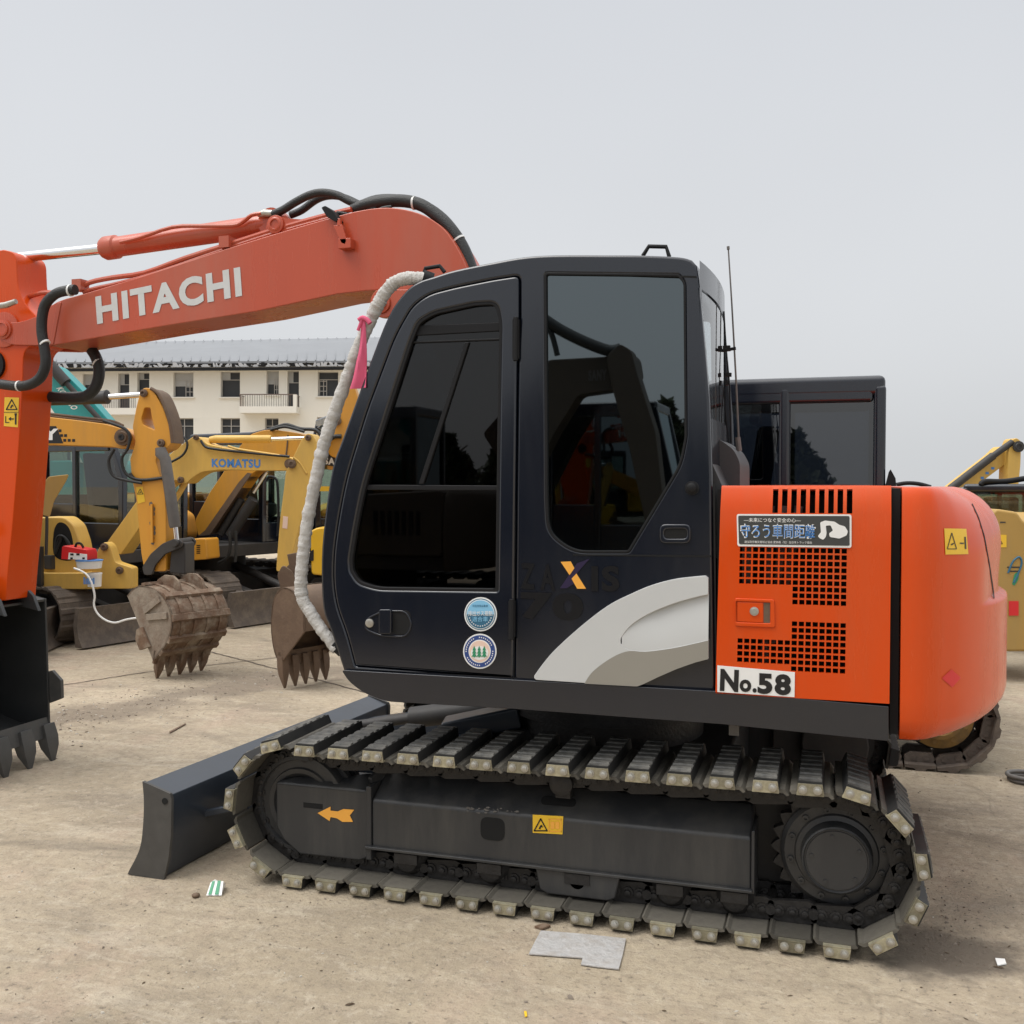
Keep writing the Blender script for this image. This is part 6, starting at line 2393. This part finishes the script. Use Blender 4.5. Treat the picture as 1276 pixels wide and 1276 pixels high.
# ---- (4) bright yellow machine half hidden behind the cab
LD = place(462, 0, 14.6)
Dd, MD = digger('excavator', 'bright yellow excavator mostly hidden behind the orange machine and its white rail', LD, heading(200), YEL3, CABBLK, GGREEN, MUD, blade=False)
PD1 = D(13.4, 0)
bd_ = slab('boom', PD1, rnd([(396, 549), (420, 553), (470, 560), (560, 600), (560, 640), (450, 588), (420, 586), (396, 584)], 4), .26, YEL, Dd, 0, .01)
sticker('black_panel', PD1, [(400, 564), (432, 567), (432, 583), (400, 579)], BLACKV, bd_, .003)
txt('boom_lettering', 'SANY', PD1, (404, 578.5), (434, 581), (404, 569.5), WHITE, bd_, .006, .05)
slab('dipper_arm', PD1, rnd([(410, 548), (420, 520), (432, 486), (444, 480), (450, 500), (446, 560), (430, 575), (414, 568)], 4), .22, YEL, Dd, .24, .01)
pinboss(PD1, 424, 526, .06, RUSTD, Dd, .26)
pipe('hydraulic_hose', PD1, [(410, 565), (412, 554), (420, 546), (430, 545)], .03, HOSE, Dd, .28)
PD2 = D(12.6, 0)
slab('rear_cover', PD2, rnd([(386, 662), (396, 657), (470, 657), (470, 724), (388, 716)], 4), .5, YEL3, Dd, 0, .03)
slab('dark_recess', PD2, rnd([(386, 688), (391, 684), (391, 699), (386, 699)], 2), .01, BLACKV, Dd, .006)
PD3 = D(12.9, 0)
slab('front_post', PD3, rect(394, 606, 470, 612), .1, YEL3, Dd, .1)

# ---- (5) teal machine far left behind the yellow cab
LF = place(100, 0, 17.5)
Ff, MF = digger('excavator', 'teal excavator with a white roofed cab behind the faded yellow digger', LF, heading(150), TEAL, TEAL, GGREEN, MUD, blade=False, cabroof=WHITE, cab=(-.45, .95, .06, 1.02, 2.45), hood_z=2.05)
PF1 = D(15.5, 0)
bf = slab('boom', PF1, rnd([(36, 440), (56, 452), (72, 456), (108, 492), (136, 524), (154, 562), (146, 590), (110, 590), (84, 540), (58, 500), (24, 470)], 5), .30, TEAL, Ff, 0, .01)
txt('boom_lettering', 'KOBELCO', PF1, (70, 484), (90, 511), (78, 482), WHITE, bf, .004, .03)
c = MB()
c.cyl(PF1.p(52, 440, .1), PF1.p(86, 478, .1), .085, 14)
c.build('arm_cylinder', DARKST, Ff, 40)
c = MB()
c.cyl(PF1.p(86, 478, .1), PF1.p(132, 528, .1), .04, 12)
c.build('arm_cylinder_rod', DARKST, Ff, 40)
PF2 = D(16.0, 0)
slab('roof_panel', PF2, rnd([(88, 560), (96, 556), (124, 564), (142, 578), (88, 576)], 3), .8, WHITE, Ff, 0, .02)
c = MB()
for i in range(7):
    c.prism([PF2.p(x, y, .1) for x, y in rect(145 + i * 2.2, 556, 146.2 + i * 2.2, 570)], -PF2.n * .05)
c.build('grille', RUSTD, Ff, 0)

# ---- (6) dark-cab machine just behind the orange hood
LG = Vector((.60, 2.62, 0))
Gg, MG = digger('excavator', 'excavator with glossy black cab standing right behind the orange hood', LG, math.pi, YEL, CABBLK, GHOUSE, MUD, cab=(-.74, .95, .10, 1.00, 2.33), hood_z=1.50, blade=False, cb=.03, tail=.12)
PG = Y(1.62)
fin = slab('mirror_fin', PG, [(1103, 607), (1108, 588), (1110, 585), (1116, 596), (1117, 607)], .05, TRIM, Gg, 0)
pipe('lifting_bar', PG, [(1117, 604), (1130, 602), (1145, 603), (1160, 607)], .012, TRIM, Gg)
PGW = Y(1.60)

# ---- (7) tan machine at the right edge
LH = place(1300, 0, 10.95)
Hh, MH = digger('excavator', 'tan yellow excavator at the right edge, seen from behind with worn decals', LH, heading(62), YEL4, CABBLK, GGREEN, MUD, blade=False, hood_z=1.85, cab=(-.45, .95, .06, 1.02, 2.24), sc=.75)
PH_ = D(8.6, -6, 1255)
cv = slab('rear_body', PH_, rnd([(1232, 812), (1236, 640), (1242, 634), (1268, 638), (1276, 650), (1330, 660), (1330, 812)], 5), .85, YEL4, Hh, 0, .03)
ws3 = sticker('warning_sticker', PH_, [(1241, 666), (1254, 666.5), (1254, 682), (1241, 682)], YSTICK, cv, .004)
tri_icon(PH_, 1245, 674.5, 4, ws3, BLACKV, .006)
pipe('worn_decal', PH_, [(1256, 714), (1262, 700), (1270, 694), (1273, 702), (1268, 716), (1263, 726)], .008, TEALV, cv, .002)
slab('green_leaf_decal', PH_, rnd([(1261, 728), (1264, 715), (1270, 712), (1269, 722), (1264, 730)], 2), .003, GREENV, cv, .003, smooth=0)
for x, y, w_ in ((1255, 706, 16), (1258, 711, 13), (1246, 650, 7)):
    slab('worn_decal', PH_, rect(x, y, x + w_, y + 1.6), .002, DARKST, cv, .003, smooth=0)
slab('reflector', PH_, rect(1257, 769 - 20, 1269, 787 - 20), .01, REDV, cv, .006)
PH2 = D(11.2, -6, 1245)
slab('cab_top', PH2, rnd([(1208, 611), (1226, 607), (1330, 606), (1330, 614), (1208, 616)], 2), .9, CABBLK, Hh, .2, .01)
slab('cab_window', PH2, rect(1206, 614, 1330, 643), .02, GGREEN, Hh, .16, smooth=0)
for xa in (1207, 1237, 1268):
    slab('cab_post', PH2, rect(xa, 613, xa + 4, 644), .06, CABBLK, Hh, .18, .004)
slab('cab_lower', PH2, rect(1206, 643, 1330, 700), .6, YEL4, Hh, .16, .01)
PH3 = D(13.0, 0)
bh = slab('boom', PH3, rnd([(1176, 616), (1196, 600), (1240, 566), (1250, 556), (1262, 556), (1262, 572), (1248, 582), (1216, 606), (1200, 624)], 4), .28, YEL2, Hh, 0, .01)
slab('dipper_arm', PH3, rnd([(1252, 562), (1257, 548), (1262, 546), (1268, 550), (1267, 580), (1264, 610), (1250, 612), (1251, 585)], 4), .24, YEL2, Hh, .1, .01)
c = MB()
c.cyl(PH3.p(1181, 609, .08), PH3.p(1234, 568, .08), .05, 12)
c.cyl(PH3.p(1230, 571, .08), PH3.p(1258, 551, .08), .04, 12)
c.build('arm_cylinder', DARKST, Hh, 40)
pinboss(PH3, 1263, 557, .07, DARKST, Hh, .12)
for x, y in ((1222, 594), (1228, 588), (1235, 582)):
    slab('boom_decal', PH3, rect(x, y, x + 4, y + 3), .003, BLUEV, bh, .004, smooth=0)
pipe('handrail', PH2, [(1210, 604), (1216, 600), (1240, 600), (1276, 595), (1320, 594)], .03, TRIM, Hh, .3)
# ================================================================ behind the viewer: what the cab glass mirrors
def mirrored(p):
    return Vector((p.x, 2 * YC - p.y, p.z))


PM = Y(5.6)


def mslab(name, pts, t, m, par, off=0.0):
    poly = [mirrored(PM.p(x, y, off)) for x, y in pts]
    return MB().prism(poly, Vector((0, -t, 0))).build(name, m, par, 30, .01)


q0 = mirrored(PM.p(690, 700))
Rr, MRr = digger('excavator', 'parked excavator behind the viewer, seen as a reflection in the side window', Vector((q0.x + .2, q0.y - 1.6, 0)), 0.0, RFL, CABBLK, GDARK, DARKST)
bo = mslab('boom', rnd([(600, 540), (682, 448), (755, 444), (775, 432), (792, 444), (796, 470), (770, 485), (720, 492), (690, 540), (650, 620)], 6), .3, RFL, Rr)
mslab('dipper_arm', rnd([(762, 448), (778, 432), (792, 440), (800, 470), (822, 540), (838, 680), (818, 690), (790, 560), (770, 490)], 5), .26, RFL, Rr, .28)
for pts, r in (([(679, 398), (700, 412), (730, 427), (760, 438), (775, 436)], .06), ([(680, 404), (690, 418), (697, 444)], .03)):
    MB().tube([mirrored(PM.p(x, y, .1)) for x, y in cr(pts, 4)], r, 10).build('hydraulic_hose', HOSE, Rr, 40)
me_t = txt('boom_lettering', 'SANY', PM, (733, 475), (756, 474), (733, 461), GREYST, bo, .012, .05, mirror=lambda q: mirrored(q) + Vector((0, .0, 0)))

q1 = mirrored(PM.p(455, 700))  # second machine, added unseen to darken the lower door glass
R2, MR2 = digger('excavator', 'dark excavator added behind the viewer to darken the reflection low in the door glass', Vector((q1.x, q1.y - .3, 0)), math.pi, RFL, CABBLK, GDARK, DARKST, hood_z=1.62)
LEAF = mat('dark_leaf', (0.045, 0.060, 0.030), 0.7, var=0.4, scale=2)
BARK = mat('tree_bark', (0.10, 0.08, 0.06), 0.9, var=0.3)
rt = random.Random(5)


def tree(px, ytop, dist, label):
    base = mirrored(Y(dist).p(px, 640))
    base.z = 0
    h = Y(dist).p(px, ytop).z
    t = thing('tree', label, 'tree', base, 'trees behind the viewer')
    tk = MB()
    tk.tube([base, base + Vector((.1, 0, h * .4)), base + Vector((-.1, .1, h * .85))], [.22, .15, .05], 8)
    for i in range(7):
        a = rt.random() * 6.28
        z = h * (.3 + .08 * i)
        tk.tube([base + UP * z, base + Vector((math.cos(a) * h * .2, math.sin(a) * h * .2, z + h * .14))], [.07, .02], 6)
    tk.build('trunk', BARK, t, 40)
    cr_m = MB()
    for i in range(900):
        u = rt.random()
        z = h * (.06 + .94 * u)
        rad = h * .36 * math.sin(min(1, .15 + u * .95) * math.pi) ** .7 * math.sqrt(rt.random())
        a = rt.random() * 6.28
        c = base + Vector((math.cos(a) * rad, math.sin(a) * rad, z))
        e1 = Vector((rt.gauss(0, 1), rt.gauss(0, 1), rt.gauss(0, 1))).normalized() * (.16 + .2 * rt.random())
        e2 = e1.orthogonal().normalized() * (.1 + .14 * rt.random())
        cr_m.add([c - e1, c + e2, c + e1, c - e2], [(0, 1, 2, 3)])
    cr_m.build('crown', LEAF, t, 0)


TL = ['tall bushy tree mirrored at the right end of the cab window', 'low round tree mirrored beside the taller one', 'dark tree mirrored low in the cab window', 'dark spreading tree mirrored under the reflected boom',
      'dense tree added to darken the reflection in the door glass', 'low tree added to darken the door glass reflection near the handle side', 'broad tree behind the viewer towards the hood', 'low broad tree behind the viewer by the tail']
for i, (px, yt) in enumerate(((830, 505), (862, 520), (800, 535), (715, 545), (640, 530), (560, 545), (915, 520), (985, 530))):  # the trees over the door glass are added as dark mass for its reflection
    tree(px, yt, 22 + 2 * (i % 3), TL[i])

# ================================================================ litter on the yard
def flat_thing(name, label, cat, pts, m, h=.004, thick=.004, bevel=0.0):
    poly = [gnd(x, y) + UP * h for x, y in pts]
    o = MB().prism(poly, UP * thick).build(name, m, None, 0, bevel)
    return tag(o, label, cat)


FOIL = mat('crumpled_foil_sheet', (0.52, 0.51, 0.50), 0.5, metal=0.25, var=0.25, scale=35, dirt=0.6, dirt_col=(0.30, 0.25, 0.20), dirt_scale=18, bump=0.6, bump_scale=55)
sheet = [(674, 1162), (725, 1166), (780, 1172), (776, 1192), (771, 1210), (744, 1207), (724, 1204), (726, 1196), (700, 1194), (659, 1191), (666, 1177)]
vs = MB()
vs.prism([gnd(x, y) + UP * .004 for x, y in sheet], UP * .004)
tag(vs.build('scrap_sheet', FOIL, None, 0), 'crumpled silvery sheet lying flat on the ground below the tracks', 'scrap sheet')
wr = thing('food_wrapper', 'small torn green and white wrapper lying beside the dozer blade', 'wrapper', gnd(268, 1112))
A_, B_, C_, D_ = gnd(257, 1117), gnd(276, 1117), gnd(281, 1106), gnd(268, 1106)
wb = MB()
wb.add([A_ + UP * .004, B_ + UP * .004, C_ + UP * .012, D_ + UP * .035, (A_ + D_) / 2 + UP * .04, (B_ + C_) / 2 + UP * .045], [(0, 1, 5, 4), (4, 5, 2, 3), (0, 4, 3), (1, 2, 5), (0, 3, 2, 1)])
wb.build('wrapper_foil', WHITE, wr, 0)
q = MB()
m1, m2 = (A_ + D_) / 2 + UP * .042, (B_ + C_) / 2 + UP * .047
for a, b_ in ((.12, .34), (.55, .8)):
    q.add([A_.lerp(B_, a) + UP * .008, A_.lerp(B_, b_) + UP * .008, m1.lerp(m2, b_) + UP * .002, m1.lerp(m2, a) + UP * .002], [(0, 1, 2, 3)])
q.build('green_stripe', GREENV, wr, 0)
pb = MB()
c = gnd(244, 1118)
rr = random.Random(2)
pb.lathe([(.012, 0), (.017, .006), (.015, .013), (.006, .017)], c, UP, 9)
tag(pb.build('pebble', RUSTD, None, 60), 'small brown pebble left of the green wrapper', 'pebble')
flat_thing('brick_chip', 'flat red brown chip on the ground against the track above the silvery sheet', 'chip', [(666, 1157), (678, 1153), (686, 1156), (676, 1160)], RUST, .002, .008)
flat_thing('yellow_scrap', 'tiny yellow scrap near the bottom edge of the yard', 'scrap', [(653, 1262), (656, 1262), (657, 1268), (654, 1269)], YSTICK, .003, .003)
flat_thing('white_scrap', 'small white scrap of paper right of the rear track end', 'scrap', [(1240, 1196), (1252, 1197), (1254, 1203), (1243, 1205)], WHITE, .003, .004)
flat_thing('twig', 'thin straight twig on the pale concrete behind the blade', 'twig', [(211, 913), (231, 902.5), (231.5, 903.5), (212, 914.5)], RUSTD, .003, .006)
# an old tyre-like hose coil at the right edge
co = thing('hose_coil', 'small grey coil of hose lying at the right edge', 'hose', gnd(1276, 974))
c0 = gnd(1278, 974)
cm = MB()
for k_ in range(2):
    cm.tube([c0 + Vector((.085 * math.cos(a) * (1 + .12 * k_), .085 * math.sin(a), .014 + .022 * k_)) for a in [2 * math.pi * i / 24 for i in range(24)]], .012, 8, closed=True)
cm.build('coil', GREYST, co, 60)

# loose grit, chips and dry leaves nobody could count
gr = MB()
rr = random.Random(17)
CH1 = mat('stone_chip', (0.24, 0.20, 0.16), 0.9, var=0.4, scale=3)
CH2 = mat('pale_chip', (0.50, 0.46, 0.40), 0.9, var=0.3, scale=3)
CH3 = mat('dry_leaf', (0.09, 0.06, 0.035), 0.8, var=0.4, scale=3)


def chip(p, s, m):
    a = rr.random() * 6.28
    e = Vector((math.cos(a), math.sin(a), 0)) * s * (.7 + rr.random())
    f = Vector((-math.sin(a), math.cos(a), 0)) * s * (.35 + .5 * rr.random())
    h = s * (.25 + .6 * rr.random()) if m != 2 else s * .3
    vs_ = [p - e, p - f * .9, p + e * .9, p + f]
    top = [q * .55 + p * .45 + UP * h for q in vs_]
    gr.add(vs_ + top, [(0, 1, 5, 4), (1, 2, 6, 5), (2, 3, 7, 6), (3, 0, 4, 7), (4, 5, 6, 7)], m)


for i in range(2600):
    px, py = rr.uniform(-60, 1340), 640 + 660 * rr.random() ** .8
    p = gnd(px, max(py, 760))
    d_ = (p - EYE).length
    if noise.noise(Vector((p.x * .5, p.y * .5, 4))) + rr.random() * .7 < .25:
        continue
    chip(p + UP * .001, (.0015 + .004 * rr.random() ** 3) * (1 + d_ * .06), rr.choice((0, 0, 0, 1, 2)))
for i in range(900):      # the gritty band across the yard on the left
    t = rr.random()
    px = 60 + 330 * t
    py = 905 - 75 * t + rr.gauss(0, 16)
    chip(gnd(px, py) + UP * .001, .003 + .009 * rr.random() ** 3, rr.choice((0, 0, 1, 2)))
for i in range(260):      # spill by the rear track end
    p = gnd(1190 + rr.gauss(0, 40), 1150 + rr.gauss(0, 50))
    chip(p + UP * .001, .002 + .006 * rr.random() ** 3, rr.choice((0, 0, 2)))
for i in range(45):
    p = gnd(rr.uniform(0, 1276), rr.uniform(860, 1276))
    chip(p + UP * .002, .005 + .010 * rr.random()**2, rr.choice((2, 2, 0)))
tag(gr.build('loose_grit', [CH1, CH2, CH3], None, 0), 'loose grit, stone chips and dry leaf bits scattered over the concrete', 'grit', kind='stuff')
